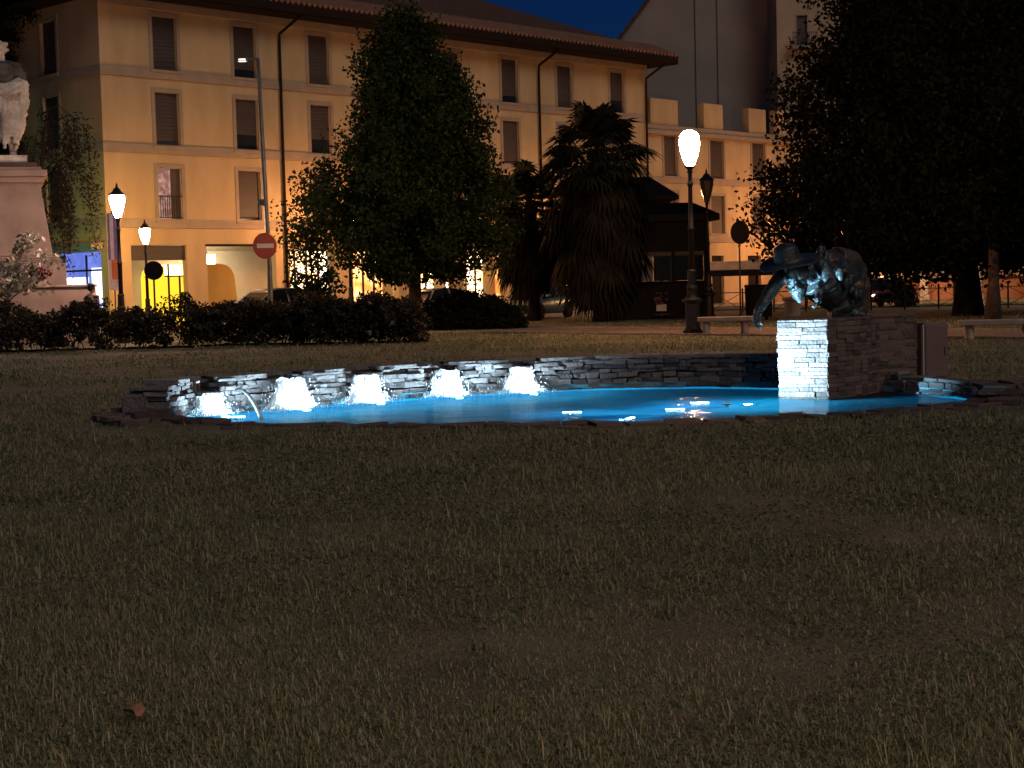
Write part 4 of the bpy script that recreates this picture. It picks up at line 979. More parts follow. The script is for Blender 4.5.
# trunk of the body: shoulders to hips, kneeling legs
mb.tube([bp3(806, 275, .05), bp3(817, 268, .16), bp3(829, 268, .45), bp3(842, 276, .70), bp3(849, 290, .88), bp3(851, 302, .92)], [.12, .19, .25, .28, .28, .24], 16)
mb.ell(bp3(789, 273, .02), (.15, .13, .13)); mb.ell(bp3(819, 266, .02), (.13, .13, .13))
mb.tube([bp3(808, 281, .14), bp3(818, 287, .35), bp3(838, 296, .75)], [.17, .21, .24], 14)
for kx, ky, fx, fd, yy in ((830, 313, 858, 317, .62), (836, 313, 862, 317, 1.15)):
    mb.tube([bp3(850, 298, .8 + (yy - .62) * .5), bp3((850 + kx) / 2, 305, yy), bp3(kx, ky - 3, yy)], [.19, .16, .115], 12)
    mb.tube([bp3(kx, ky - 2, yy), bp3((kx + fx) / 2, ky, yy + .03), bp3(fx, fd - 3, yy + .05)], [.115, .10, .065], 12)
    mb.tube([bp3(fx - 2, fd - 3, yy + .05), bp3(fx + 7, fd - 2, yy + .05)], [.06, .045], 10)
# left arm, reaching down over the edge
armL = [bp3(785, 270, -.02), bp3(778, 281, -.16), bp3(769, 294, -.30), bp3(761, 306, -.42), bp3(757, 313, -.48)]
mb.tube(armL, [.115, .10, .088, .068, .05], 12)
hand(mb, armL[-1], bp3(756, 326, -.52) - armL[-1], Vector((1, -.35, 0)), 1.5, .75, 1)
# right arm, folded under the chin
armR = [bp3(820, 264, -.04), bp3(826, 273, -.12), bp3(833, 283, -.20)]
mb.tube(armR, [.11, .095, .08], 12)
mb.tube([bp3(833, 283, -.20), bp3(826, 288, -.32), bp3(819, 292, -.40)], [.08, .066, .05], 12)
hand(mb, bp3(819, 292, -.40), bp3(818, 306, -.44) - bp3(819, 292, -.40), Vector((-1, .3, 0)), 1.5, .8, 1)
for k in range(16):        # folds of the sleeves and coat
    a = armL[k % 4].lerp(armL[k % 4 + 1], random.random()); mb.ell(a + Vector((random.uniform(-.04, .04), -.05, random.uniform(-.03, .03))), (.05, .05, .035))
for k in range(40):
    u = random.random(); c = bp3(812 + 40 * u, 262 + 30 * u * u, .05 + .7 * u); mb.ell(c + Vector((random.uniform(-.1, .1), random.uniform(-.22, 0), random.uniform(-.16, .16))), (.045, .045, .09))
HT = Matrix.Translation(bp3(796, 277, -.24)) @ Matrix.Rotation(R(-14), 4, 'Z') @ Matrix.Rotation(R(-8), 4, 'Y') @ Matrix.Rotation(R(24), 4, 'X')
face_bits(mb, HT, .46, beard=True)
mb.tube([bp3(803, 271, -.05), bp3(812, 270, .05)], [.11, .14], 12)
remesh(mb, 'body', M['bronze'], bz_, voxel=.0105, smooth=4, disp=.016, dscale=.06)
mb = MB()                  # long coat hanging over the back
for k in range(60):
    u = random.random(); v = random.uniform(-1, 1)
    c = bp3(824 + 32 * u, 256 + 10 * u + 30 * u * max(0, abs(v) - .2), .45 + .4 * u + .30 * v)
    mb.ell(c, (random.uniform(.10, .16), random.uniform(.10, .15), random.uniform(.05, .09)))
mb.tube([bp3(838, 282, .62), bp3(843, 298, .72), bp3(842, 314, .75)], [.15, .2, .18], 12)
mb.tube([bp3(853, 268, .7), bp3(858, 285, .8), bp3(856, 304, .9), bp3(852, 317, .9)], [.13, .17, .19, .17], 12)
mb.tube([bp3(836, 258, .5), bp3(850, 262, .7), bp3(857, 274, .8)], [.16, .17, .16], 12)
remesh(mb, 'coat', mat('dark_bronze', (.12, .09, .07), (.05, .04, .032), 6, .5, .4, bump=.5, bscale=20), bz_, voxel=.016, smooth=6, disp=.03, dscale=.08)
# hat
mb = MB(); nn = 40; HM = Matrix.Translation(bp3(789, 261.5, -.22)) @ Matrix.Rotation(R(-11), 4, 'Y') @ Matrix.Rotation(R(15), 4, 'X')
prof = [(.0, .20), (.10, .205), (.145, .19), (.158, .16), (.168, .05), (.178, .012), (.24, .006), (.33, .004), (.385, .015), (.39, .005), (.33, -.012), (.18, -.012), (.0, -.012)]
vs = []; fs = []
for i, (r_, z_) in enumerate(prof):
    for k in range(nn):
        a = 2 * math.pi * k / nn; x, y = r_ * math.cos(a), r_ * math.sin(a) * .9
        b_ = max(0, r_ - .18); z = z_ - .35 * b_ * b_ * (1 + math.cos(2 * a)) + .25 * b_ * b_ * math.sin(3 * a + 1) * 1.2 + (.03 * abs(math.sin(a)) if z_ > .15 else 0)
        vs.append(HM @ Vector((x - (.02 if z_ > .03 else 0), y, z)))
for i in range(len(prof) - 1):
    for k in range(nn): fs.append((i * nn + k, i * nn + (k + 1) % nn, (i + 1) * nn + (k + 1) % nn, (i + 1) * nn + k))
mb.add(vs, fs); hat = mb.build('hat', M['bronze'], bz_, True)

# white marble statue on its tall pedestal
MY = 56.0; mp = gpt(1.5, MY); U = MY / F
mo = root('monument_pedestal', mp, 'tall tapered pink granite pedestal with steps under the marble figure', 'pedestal', rz=R(18))
def mz(py): return zof(2, py, MY)
def mx(w): return w * U
q = MB(); zb0, zb1 = mz(264), mz(182)
q.box(-mx(54), mx(54), 0, mx(108), zb0, zb1, taper=mx(54) - mx(44)); q.build('shaft', M['pinkstone'], mo, bevel=.02)
q = MB()
for a, b, w, t in ((182, 176, 48, 0), (175.9, 169, 51, 0), (168.9, 166, 46, 0)): q.box(-mx(w), mx(w), mx(54 - w), mx(54 + w), mz(a), mz(b), taper=t)
q.build('cornice', M['pinkstone'], mo, bevel=.02)
q = MB(); q.box(-mx(42), mx(42), mx(12), mx(96), mz(165.9), mz(161)); q.build('dark_course', M['darkstone'], mo)
q = MB(); q.box(-mx(33), mx(33), mx(21), mx(87), mz(160.8), mz(153)); q.build('plinth', M['marble'], mo, bevel=.02)
q = MB()
for a, b, w in ((346, 264.2, 66), (290, 286, 70)): q.box(-mx(w), mx(w), mx(54 - w), mx(54 + w), mz(a), mz(b), taper=.04)
for k in range(4): q.box(-mx(60 - k * 1.5), mx(60 - k * 1.5), mx(-6 + k * 1.5), mx(114 - k * 1.5), mz(264 - k * 2.5), mz(262 - k * 2.5))
q.build('steps', M['pinkstone'], mo, bevel=.02)
lw = root('low_wall', gpt(20, 51.5), 'low pink stone parapet in front of the monument', 'wall')
w0 = gpt(20, 51.5)
q = MB(); q.box(gpt(-60, 51.5).x - w0.x, gpt(95, 51.5).x - w0.x, 0, .4, 0, zof(40, 288, 51.5)); q.build('course', M['pinkstone'], lw, bevel=.02)
q = MB(); q.box(gpt(-60, 51.5).x - w0.x, gpt(96, 51.5).x - w0.x, -.06, .46, zof(40, 288, 51.5) + .003, zof(40, 285.5, 51.5)); q.build('coping', M['pinkstone'], lw, bevel=.02)
sz = (mz(38) - mz(153)) / 1.82
ms = root('marble_statue', (mp.x + mx(8) - .5, MY + 1.8, mz(153)), 'white marble statue of a robed man on the tall pink pedestal', 'statue', rz=R(8), scale=sz)
ms.scale = (sz * 1.25, sz * 1.1, sz * 1.04)
mb = MB()
for sx in (-1, 1):
    mb.tube([(sx * .10, 0, .95), (sx * .13, -.03, .52), (sx * .13, .02, .10)], [.105, .075, .05], 12); mb.tube([(sx * .13, .04, .05), (sx * .15, -.16, .035)], [.05, .04], 10)
    mb.tube([(sx * .19, 0, 1.46), (sx * .27, .0, 1.22), (sx * .12, -.20, 1.10)], [.075, .062, .045], 12)
    hand(mb, Vector((sx * .12, -.20, 1.10)), Vector((-sx * .8, -.2, .1)), Vector((0, .3, -1)), 1.0, .6, sx)
mb.tube([(0, 0, .92), (0, -.01, 1.15), (0, 0, 1.40), (0, .0, 1.5)], [.17, .165, .19, .10], 14); mb.ell((0, 0, 1.44), (.23, .12, .09)); mb.tube([(0, 0, 1.46), (0, -.01, 1.60)], .085, 10)
face_bits(mb, Matrix.Translation((0, -.03, 1.665)) @ Matrix.Rotation(R(10), 4, 'X'), .285)
for k in range(22): a = random.uniform(0, 6.28); mb.ell((.10 * math.cos(a), .09 * math.sin(a), 1.74 + random.uniform(-.05, .06)), (.042, .042, .035))
remesh(mb, 'body', M['marble'], ms, voxel=.012, smooth=3, disp=.012, dscale=.05)
mb = MB()
mb.tube([(0, 0, 1.15), (0, 0, .85), (0, 0, .5), (0, .02, .24)], [.19, .21, .20, .15], 16)
for k in range(17):        # heavy folds of the robe
    a = -math.pi * .05 + math.pi * 1.1 * k / 16 + math.pi * .95; x, y = .26 * math.cos(a), .20 * math.sin(a)
    zb_ = .22 + .10 * math.sin(k * 1.7); mb.tube([(x * .75, y * .8, 1.12), (x * 1.0, y * 1.0, .85), (x * (.95 + .1 * math.sin(k)), y * (1 + .15 * math.sin(2 * k)), .5), (x * .8, y, zb_)], [.026, .034, .040, .022], 8)
for k in range(14):
    u = k / 13; mb.tube([(.30 - .55 * u, -.20 - .05 * math.sin(3 * u), 1.16 - .05 * u), (.28 - .5 * u, -.25 - .03 * math.sin(9 * u), 1.0 - .05 * math.sin(5 * u))], .026, 8)
mb.tube([(.30, -.05, 1.2), (.30, -.06, .9), (.24, -.08, .45), (.18, -.1, .2)], [.07, .08, .07, .04], 10)
remesh(mb, 'robe', M['marble'], ms, voxel=.011, smooth=2, disp=.045, dscale=.05)
# dark jacket of the figure
mb = MB(); mb.tube([(0, .02, 1.14), (0, .02, 1.3), (0, .02, 1.46)], [.225, .24, .235], 14); mb.ell((0, .01, 1.45), (.27, .15, .085))
for sx in (-1, 1): mb.tube([(sx * .20, .01, 1.46), (sx * .285, .01, 1.21)], [.088, .078], 12)
remesh(mb, 'jacket', mat('dark_marble', (.10, .092, .09), (.025, .023, .023), 5, .7), ms, voxel=.014, smooth=3, disp=.06, dscale=.07)

# person by the shop
pY = 49.0; pg = gpt(94, pY); ph_ = zof(93, 283, pY)
pe = root('person', pg, 'person with dark hair and a pale pink top standing beyond the low wall', 'person', rz=R(150), scale=ph_ / 1.78)
mb = MB()
for sx in (-1, 1):
    mb.tube([(sx * .09, 0, .92), (sx * .10, -.01, .5), (sx * .10, .02, .09)], [.095, .065, .045], 10); mb.tube([(sx * .10, .05, .045), (sx * .12, -.15, .035)], [.045, .038], 8)
    mb.tube([(sx * .18, 0, 1.42), (sx * .24, .02, 1.14), (sx * .24, -.08, .90)], [.06, .05, .036], 10); hand(mb, Vector((sx * .24, -.08, .90)), Vector((0, -.15, -1)), Vector((-sx, 0, 0)), 1, .4, sx)
mb.tube([(0, 0, .88), (0, 0, 1.1), (0, 0, 1.34), (0, 0, 1.45)], [.155, .14, .17, .09], 14); mb.ell((0, 0, 1.40), (.20, .10, .08)); mb.tube([(0, 0, 1.44), (0, -.01, 1.58)], .052, 10)
face_bits(mb, Matrix.Translation((0, -.01, 1.655)), .235); remesh(mb, 'body', M['skin'], pe, voxel=.012, smooth=3)
mb = MB(); mb.tube([(0, 0, .86), (0, 0, 1.1), (0, 0, 1.34), (0, 0, 1.46)], [.18, .165, .19, .11], 14); mb.ell((0, 0, 1.40), (.22, .12, .09))
for sx in (-1, 1): mb.tube([(sx * .19, 0, 1.42), (sx * .235, .02, 1.2)], [.075, .07], 10)
remesh(mb, 'shirt', M['shirt'], pe, voxel=.014, smooth=4, disp=.012)
mb = MB()
for sx in (-1, 1): mb.tube([(sx * .08, 0, .94), (sx * .10, -.01, .5), (sx * .10, .02, .08)], [.12, .09, .075], 10)
mb.tube([(0, 0, .86), (0, 0, .98)], [.175, .165], 12); remesh(mb, 'trousers', M['trouser'], pe, voxel=.014, smooth=4, disp=.01)
mb = MB(); mb.ell((0, .02, 1.70), (.098, .112, .095)); mb.ell((0, .06, 1.63), (.085, .06, .09)); remesh(mb, 'hair', M['hair'], pe, voxel=.012, smooth=2, disp=.012, dscale=.03)
# ------------------------------------------------------------------ vegetation
def leaf_cloud(C, rad, per, size, flat=.75, aspect=.55):
    "leaf-sized diamonds around clump centres C (N,3) with radii rad (N,)"
    N = len(C); idx = np.repeat(np.arange(N), per)
    P = C[idx] + np.clip(rng.normal(0, 1, (len(idx), 3)), -1.7, 1.7) * (rad[idx, None] * .5) * np.array([1, 1, flat])
    d = rng.normal(0, 1, P.shape); d[:, 2] -= .35; d /= np.linalg.norm(d, axis=1, keepdims=True)
    r = rng.normal(0, 1, P.shape); u = np.cross(d, r); u /= np.linalg.norm(u, axis=1, keepdims=True)
    s = (size * rng.uniform(.6, 1.35, len(P)))[:, None]
    n = np.cross(d, u)
    V = np.stack([P - d * s, P + u * s * aspect + n * s * .12, P + d * s, P - u * s * aspect + n * s * .12], 1).reshape(-1, 3)
    return V, np.arange(len(V)).reshape(-1, 4)
def crown_centres(prof, n, jitter=.16, inner=.5, seed=0):
    "prof: list of (z, cx, rx); ragged cloud of clump centres inside"
    z = np.array([p[0] for p in prof]); cx = np.array([p[1] for p in prof]); rx = np.array([p[2] for p in prof])
    out = []
    w = rx + .3; cdf = np.cumsum(w)
    while len(out) < n:
        zz = rng.uniform(z.min(), z.max()); r = np.interp(zz, z, rx)
        if rng.uniform() > (r + .2) / (rx.max() + .2): continue
        a = rng.uniform(0, 2 * np.pi)
        f = 1 + jitter * 2.4 * noise.noise(Vector((math.cos(a) * 1.7 + seed, math.sin(a) * 1.7, zz * .55)))
        q = (inner + (1 - inner) * rng.uniform()) if rng.uniform() < .75 else rng.uniform()
        out.append((np.interp(zz, z, cx) + math.cos(a) * r * q * f, math.sin(a) * r * q * f * .95, zz))
    return np.array(out)
def tree(name, base, label, cat, prof, n, per, lsize, crad, m, trunk_r, trunk_top, group=None, bark=None, limbs=26, jitter=.16, inner=.5, seed=0, trunk_h=None, flat=.75):
    r = root(name, base, label, cat, group=group)
    C = crown_centres(prof, n, jitter, inner, seed); rad = crad * rng.uniform(.6, 1.3, n)
    V, Fc = leaf_cloud(C, rad, per, lsize, flat); fast_mesh('crown', V, Fc, 4, m, r)
    q = MB(); zt = trunk_top; k = 9; pts = []; rr = []
    for i in range(k):
        u = i / (k - 1); zz = u * zt; pts.append((.12 * math.sin(3 * u + seed) * u * trunk_r * 3 + u * np.interp(zz, [p[0] for p in prof], [p[1] for p in prof]) * .8, .1 * math.cos(4 * u + seed) * u, zz))
        rr.append(trunk_r * (1.5 - .5 * min(1, u * 8)) * (1 - .82 * u))
    q.tube(pts, rr, 12)
    ordr = rng.choice(n, min(limbs, n), replace=False)
    for j in ordr:
        c = Vector(C[j]); zz = max(.25 * zt, min(zt * .92, c.z - .35 * math.hypot(c.x, c.y))); i = min(k - 2, int(zz / zt * (k - 1))); a = Vector(pts[i]).lerp(Vector(pts[i + 1]), zz / zt * (k - 1) - i)
        w = rr[i] * .45; mid = a.lerp(c, .5) + Vector((0, 0, .25)); q.tube([a, mid, a.lerp(c, .95)], [w, w * .6, w * .18], 6)
    q.build('trunk', bark or M['bark'], r, True); return r
def prof_px(Y, cpx, rows):
    "rows of (py, left px, right px) seen at depth Y -> profile about the trunk at column cpx"
    x0 = at(cpx, 250, Y).x; out = []
    for py, a, b in sorted(rows, reverse=True):
        pa_, pb_ = at(a, py, Y), at(b, py, Y); out.append(((pa_.z + pb_.z) / 2, (pa_.x + pb_.x) / 2 - x0, (pb_.x - pa_.x) / 2))
    return out
TY = 55.0
tree('conical_tree', gpt(415, TY), 'tall conical leafy tree in the centre left of the lawn with a dense crown', 'tree',
     prof_px(TY, 415, [(10, 402, 409), (32, 382, 432), (60, 364, 450), (100, 354, 474), (130, 344, 494), (165, 320, 504), (200, 298, 514), (232, 314, 520), (256, 334, 514), (277, 366, 480)]),
     820, 105, .078, .62, M['leaf'], .24, 9.5, jitter=.12, inner=.35, seed=1, limbs=40)
tree('young_tree', gpt(312, 50), 'slim young tree with lighter leaves rising from the bushes beside the no entry sign pole', 'tree',
     prof_px(50, 312, [(214, 303, 316), (240, 294, 334), (265, 288, 340), (292, 290, 344), (318, 300, 338)]), 90, 34, .075, .40, M['leaf'], .06, 3.2, jitter=.3, inner=.2, seed=5, limbs=22)
# great dark trees on the right
DY = 57.0
tree('broad_tree', gpt(968, DY), 'huge dark broad tree with a wide black trunk filling the upper right', 'tree',
     prof_px(DY, 968, [(-90, 850, 1120), (-30, 818, 1140), (20, 812, 1150), (60, 806, 1150), (100, 806, 1150), (140, 786, 1150), (185, 766, 1150), (215, 764, 1150), (245, 782, 1150), (266, 812, 1140)]),
     1750, 115, .10, 1.12, M['leaf_dark'], .40, 12.5, jitter=.12, inner=.35, seed=3, limbs=40)
tree('slim_trunk_tree', gpt(993, 51), 'slim trunked dark tree just right of the wide black trunk', 'tree',
     prof_px(51, 993, [(-60, 930, 1060), (0, 900, 1090), (70, 890, 1110), (140, 890, 1110), (200, 900, 1100), (240, 930, 1070)]),
     560, 85, .09, .8, M['leaf_dark'], .20, 9.5, jitter=.2, inner=.3, seed=9, limbs=24, bark=mat('reddish_bark', (.10, .065, .05), (.05, .033, .027), 6, .95, bump=.8, bscale=14))
# cedar behind the monument
tree('dark_cedar', gpt(12, 68), 'black evergreen tree behind the marble statue at the far left', 'tree',
     prof_px(68, 12, [(-80, -60, 70), (-20, -90, 60), (40, -100, 48), (90, -100, 50), (130, -100, 50), (170, -90, 50), (205, -70, 50), (235, -30, 48)]),
     560, 80, .09, .75, M['leaf_cedar'], .35, 13, jitter=.18, inner=.3, seed=4, limbs=30)
# drooping branches over the green-lit corner
c = root('drooping_tree', gpt(52, 60.5), 'thin tree with drooping brown branches in front of the green lit wall', 'tree')
q = MB(); q.tube([(-.6, 0, 0), (-.5, 0, 3), (-.1, 0, 6.5), (.2, 0, 8.6)], [.14, .12, .08, .03], 8); cents = []
for k in range(16):
    x0, z0 = random.uniform(-.3, .3), random.uniform(5.5, 8.4); dx = random.uniform(.3, 1.7) * random.choice((1, 1, 1, -.5)); y = random.uniform(-.5, .5)
    L = random.uniform(1.4, 3.2); pts = [(x0, 0, z0), (x0 + dx * .5, y * .5, z0 + .35), (x0 + dx * .85, y, z0 - .2), (x0 + dx, y, z0 - L)]
    q.tube(pts, [.035, .025, .018, .008], 5)
    for j in range(9): u = j / 8; cents.append((x0 + dx * (.85 + .15 * u), y, z0 - .2 - (L - .2) * u))
q.build('trunk', M['bark'], c, True)
V, Fc = leaf_cloud(np.array(cents), np.full(len(cents), .34), 34, .085, 1.3, .35); fast_mesh('crown', V, Fc, 4, mat('brownish_leaf', (.028, .021, .012), (.014, .011, .007), 1, .8, island=True, trans=.2), c)

# fan palms
def palm(px, Y, crown_py, rx, label, skirt_py, nf=46, trunk_r=.16, seed=0):
    rnd = random.Random(seed); b = gpt(px, Y); r = root('fan_palm', b, label, 'palm', group='fan palms beside the kiosk'); zc = zof(px, crown_py, Y)
    q = MB(); pts = [(.05 * math.sin(i * 1.3), .04 * math.cos(i), zc * i / 10) for i in range(11)]; q.tube(pts, [trunk_r * (1.35 if i == 0 else 1.0 + .10 * (i % 2)) for i in range(11)], 12); q.build('trunk', M['bark'], r, True)
    V = []; Fx = []
    def frond(mbv, mbf, az, el, L, blade, droop, o):
        d = Vector((math.cos(az) * math.cos(el), math.sin(az) * math.cos(el), math.sin(el))); p0 = o; sag = Vector((0, 0, -.22 * L * max(0, math.cos(el))))
        p1 = p0 + d * L * .5 + sag * .25; p2 = p0 + d * L + sag; side = d.cross(Vector((0, 0, 1)))
        side = side.normalized() if side.length > .1 else Vector((1, 0, 0)); w = .018
        k = len(mbv); mbv += [p0 - side * w, p0 + side * w, p1 + side * w, p1 - side * w, p2 + side * w * .7, p2 - side * w * .7]; mbf += [(k, k + 1, k + 2, k + 3), (k + 3, k + 2, k + 4, k + 5)]
        dd = (p2 - p1).normalized(); nrm = side.cross(dd)
        for s in range(17):
            a = (s - 8) / 8 * 1.75; v = (dd * math.cos(a) + side * math.sin(a) + nrm * .12 * (s % 2)).normalized(); Ls = blade * (1 - .18 * abs(s - 8) / 8) * rnd.uniform(.85, 1.08)
            m_ = p2 + v * Ls * .55; e = p2 + v * Ls + Vector((0, 0, -droop * Ls)); t = (v.cross(nrm)).normalized() * .042 * blade / .6
            k = len(mbv); mbv += [p2, m_ + t, e, m_ - t]; mbf.append((k, k + 1, k + 2, k + 3))
    top = Vector((0, 0, zc))
    for f in range(nf):
        el = math.asin(rnd.uniform(-.55, .98)); frond(V, Fx, rnd.uniform(0, 6.283), el, rx * rnd.uniform(.45, .68), rx * rnd.uniform(.34, .46), .32, top + Vector((0, 0, rnd.uniform(-.35, .1))))
    q = MB(); q.add(V, Fx); q.build('crown', M['palmleaf'], r)
    V = []; Fx = []; zs = zof(px, skirt_py, Y)
    for f in range(int(nf * 2.1)):
        u = rnd.random(); frond(V, Fx, rnd.uniform(0, 6.283), rnd.uniform(-1.25, -.5), rx * rnd.uniform(.42, .80), rx * rnd.uniform(.34, .5), .55, Vector((0, 0, zc - .3 - (zc - zs - 1.2) * u)))
    q = MB(); q.add(V, Fx); q.build('dead_fronds', M['palmdead'], r); return r
palm(601, 61.5, 152, 2.45, 'taller fan palm with a skirt of dead fronds left of the kiosk', 266, nf=120, trunk_r=.27, seed=2)
palm(534, 66, 200, 2.0, 'smaller fan palm between the conical tree and the taller palm', 268, nf=90, trunk_r=.24, seed=5)

# bushes
def bush(name, px0, px1, Y, top, label, cat, m, n, per, ls, crad, depth=.9, stems=True, group=None, lump=.25, dome=False, seed=0):
    b0, b1 = gpt(px0, Y), gpt(px1, Y); cx = (b0.x + b1.x) / 2; hw = (b1.x - b0.x) / 2; r = root(name, (cx, Y, 0), label, cat, group=group); C = []
    if not hasattr(top, '__len__'): top = [(px0, top), (px1, top)]
    while len(C) < n:
        x = rng.uniform(-hw, hw); px = px0 + (x + hw) / (2 * hw) * (px1 - px0); tp = np.interp(px, [t[0] for t in top], [t[1] for t in top]); H = zof(px, tp, Y)
        H *= 1 + lump * noise.noise(Vector((x * 1.3 + seed, seed * 3.1, 0))) - .11
        y = rng.uniform(-depth, depth)
        if dome: H *= math.sqrt(max(.02, 1 - (y / depth) ** 2))
        z = H * (1 - (1 - .12) * rng.uniform() ** 1.5); C.append((x, y, max(.06, z)))
    C = np.array(C); V, Fc = leaf_cloud(C, crad * rng.uniform(.6, 1.3, n), per, ls, .8); fast_mesh('foliage', V, Fc, 4, m, r)
    if stems:
        q = MB(); q.tube([(-hw * .9, 0, .02), (0, .02, .03), (hw * .9, 0, .02)], .03, 6)
        for k in range(max(8, int(hw * 10))):
            c = C[rng.integers(n)]; q.tube([(c[0] * .88, 0, .02), (c[0] * .93, c[1] * .5, c[2] * .4), (c[0], c[1], c[2] * .95)], [.014, .011, .006], 5)
        q.build('stems', M['bark'], r)
    return r
def flowers(r, n, m, ls=.05, name='blossom'):
    f = [c for c in r.children if c.name.startswith(('foliage', 'crown'))][0]; me = f.data; co = np.empty(len(me.vertices) * 3, np.float32); me.vertices.foreach_get('co', co); co = co.reshape(-1, 4, 3).mean(1)
    front = co[(co[:, 1] < np.median(co[:, 1]))]; C = front[rng.choice(len(front), n)]; C[:, 1] -= .1
    V, Fc = leaf_cloud(C, np.full(n, .05), 7, ls, 1, .9); o = fast_mesh(name, V, Fc, 4, m, r); tag(o, kind='stuff')
bush('rose_hedge', -40, 205, 44.5, [(-40, 306), (60, 304), (90, 300), (130, 308), (170, 302), (205, 306)], 'long low dark rose hedge in front of the monument and the yellow shop', 'hedge', M['leaf_rose'], 400, 46, .055, .22, seed=2, lump=.42)
h1 = bush('rose_bush', 196, 300, 45.0, [(196, 312), (225, 304), (250, 300), (285, 303), (300, 308)], 'dark rose bush below the no entry sign', 'bush', M['leaf_rose'], 260, 46, .055, .22, seed=7, group='rose bushes in front of the portico')
h2 = bush('rose_bush', 290, 362, 44.2, [(290, 302), (320, 292), (345, 299), (362, 304)], 'dark rose bush at the foot of the slim young tree', 'bush', M['leaf_rose'], 220, 46, .055, .24, seed=9, group='rose bushes in front of the portico')
h3 = bush('rose_bush', 352, 424, 44.0, [(352, 303), (378, 292), (400, 298), (418, 306), (424, 322)], 'rose bush with pale drying flowers at the right end of the row', 'bush', M['leaf_rose'], 240, 46, .055, .24, seed=12, group='rose bushes in front of the portico')
M['pale_flower'] = mat('pale_dried_flower', (.20, .15, .12), (.10, .07, .055), 6, .8, island=True)
flowers(h3, 40, M['pale_flower'], .045); flowers(h1, 16, M['pale_flower'], .04); flowers(h2, 14, M['pale_flower'], .04)
bush('rounded_bush', 420, 522, 56.5, [(420, 300), (440, 296), (470, 288), (490, 290), (508, 300), (522, 318)], 'broad rounded black bush right of the conical tree trunk', 'bush', M['leaf_dark'], 420, 60, .06, .26, depth=1.8, dome=True, lump=.12, seed=15)
for k, (a, b, t) in enumerate(((895, 912, 281),)):
    bush('street_shrub', a, b, 74.0, t, ['leafy shrub showing dark against the orange wall behind the railing', 'small leafy shrub beside the car with lit headlights'][k], 'shrub', M['leaf_rose'], 60, 34, .085, .32, depth=.5, lump=.5, seed=20 + k, group='shrubs behind the railing')
# whitish shrub with pink flowers in front of the monument
wt = tree('flowering_shrub', gpt(12, 48.5), 'whitish leaved shrub with pink flowers in front of the pink pedestal', 'shrub',
     prof_px(48.5, 12, [(234, 30, 44), (250, 8, 48), (265, 0, 54), (280, -20, 56), (294, -30, 50)]), 44, 18, .10, .30, M['leaf_white'], .11, 2.4, jitter=.3, inner=.3, seed=6, bark=M['bark_pale'], limbs=26)
cs = []
for k in range(12): p_ = at(random.uniform(28, 50), random.uniform(268, 282), 48.2); g_ = gpt(12, 48.5); cs.append((p_.x - g_.x, p_.y - g_.y, p_.z))
V, Fc = leaf_cloud(np.array(cs), np.full(12, .12), 14, .06, 1, .9); tag(fast_mesh('blossom', V, Fc, 4, M['flower'], wt), kind='stuff')

# ------------------------------------------------------------------ grass
PXY = np.array(POOL)
def in_pool(x, y, grow):
    dx, dy = x - PC[0], y - PC[1]; ang = np.arctan2(dy, dx); pa_ = np.arctan2(PXY[:, 1] - PC[1], PXY[:, 0] - PC[0]); pr_ = np.hypot(PXY[:, 0] - PC[0], PXY[:, 1] - PC[1]); o = np.argsort(pa_)
    return np.hypot(dx, dy) < np.interp(ang, pa_[o], pr_[o], period=2 * np.pi) + grow
def grass(name, n, y0, y1, k, h, w, margin=1.2):
    "n blades between depth y0 and y1, denser towards the camera by power k"
    u = rng.uniform(0, 1, n); y = (y0 ** (1 - k) + u * (y1 ** (1 - k) - y0 ** (1 - k))) ** (1 / (1 - k)); x = rng.uniform(-1, 1, n) * (y * .33 + margin)
    keep = ~in_pool(x, y, .40)
    rel = (x - pa.x) * pn.x + (y - pa.y) * pn.y; keep &= ~((rel > -.2) & (rel < 4.4))
    dens = np.array([noise.noise(Vector((a * .55, b * .55, 3.3))) + .5 * noise.noise(Vector((a * 1.9, b * 1.9, 8.8))) for a, b in zip(x[::1], y[::1])]) 
    keep &= rng.uniform(0, 1, n) < np.clip(.72 + dens * 1.1, .12, 1)
    x, y, dens = x[keep], y[keep], dens[keep]; n = len(x); sc = np.clip(y / 9.0, .75, 4)
    H = h * rng.lognormal(0, .5, n) * (1 + .7 * dens) * np.clip(sc ** .35, .8, 1.5); Wd = w * rng.uniform(.6, 1.3, n) * sc
    a = rng.uniform(0, 2 * np.pi, n); ln = rng.uniform(.3, 2.2, n); d = np.stack([np.cos(a), np.sin(a), np.zeros(n)], 1); t = np.stack([-np.sin(a), np.cos(a), np.zeros(n)], 1)
    b = np.stack([x, y, np.zeros(n)], 1); up = np.array([0, 0, 1.0])
    m1 = b + up * (H * .6)[:, None] + d * (H * ln * .25)[:, None]; tip = b + up * (H * (1 - .40 * ln))[:, None] + d * (H * ln * .85)[:, None]
    wv = t * Wd[:, None] * .5
    V = np.stack([b - wv, b + wv, m1 + wv * .8, m1 - wv * .8, tip], 1).reshape(-1, 3); i = np.arange(n)[:, None] * 5
    tri = np.concatenate([i + [0, 1, 2], i + [0, 2, 3], i + [3, 2, 4]], 0)
    return tag(fast_mesh(name, V, tri, 3, M['blade'], None), 'short mown grass with dry patches', 'grass', kind='stuff')
grass('grass', 430000, 4.3, 17.5, 1.35, .025, .0050)
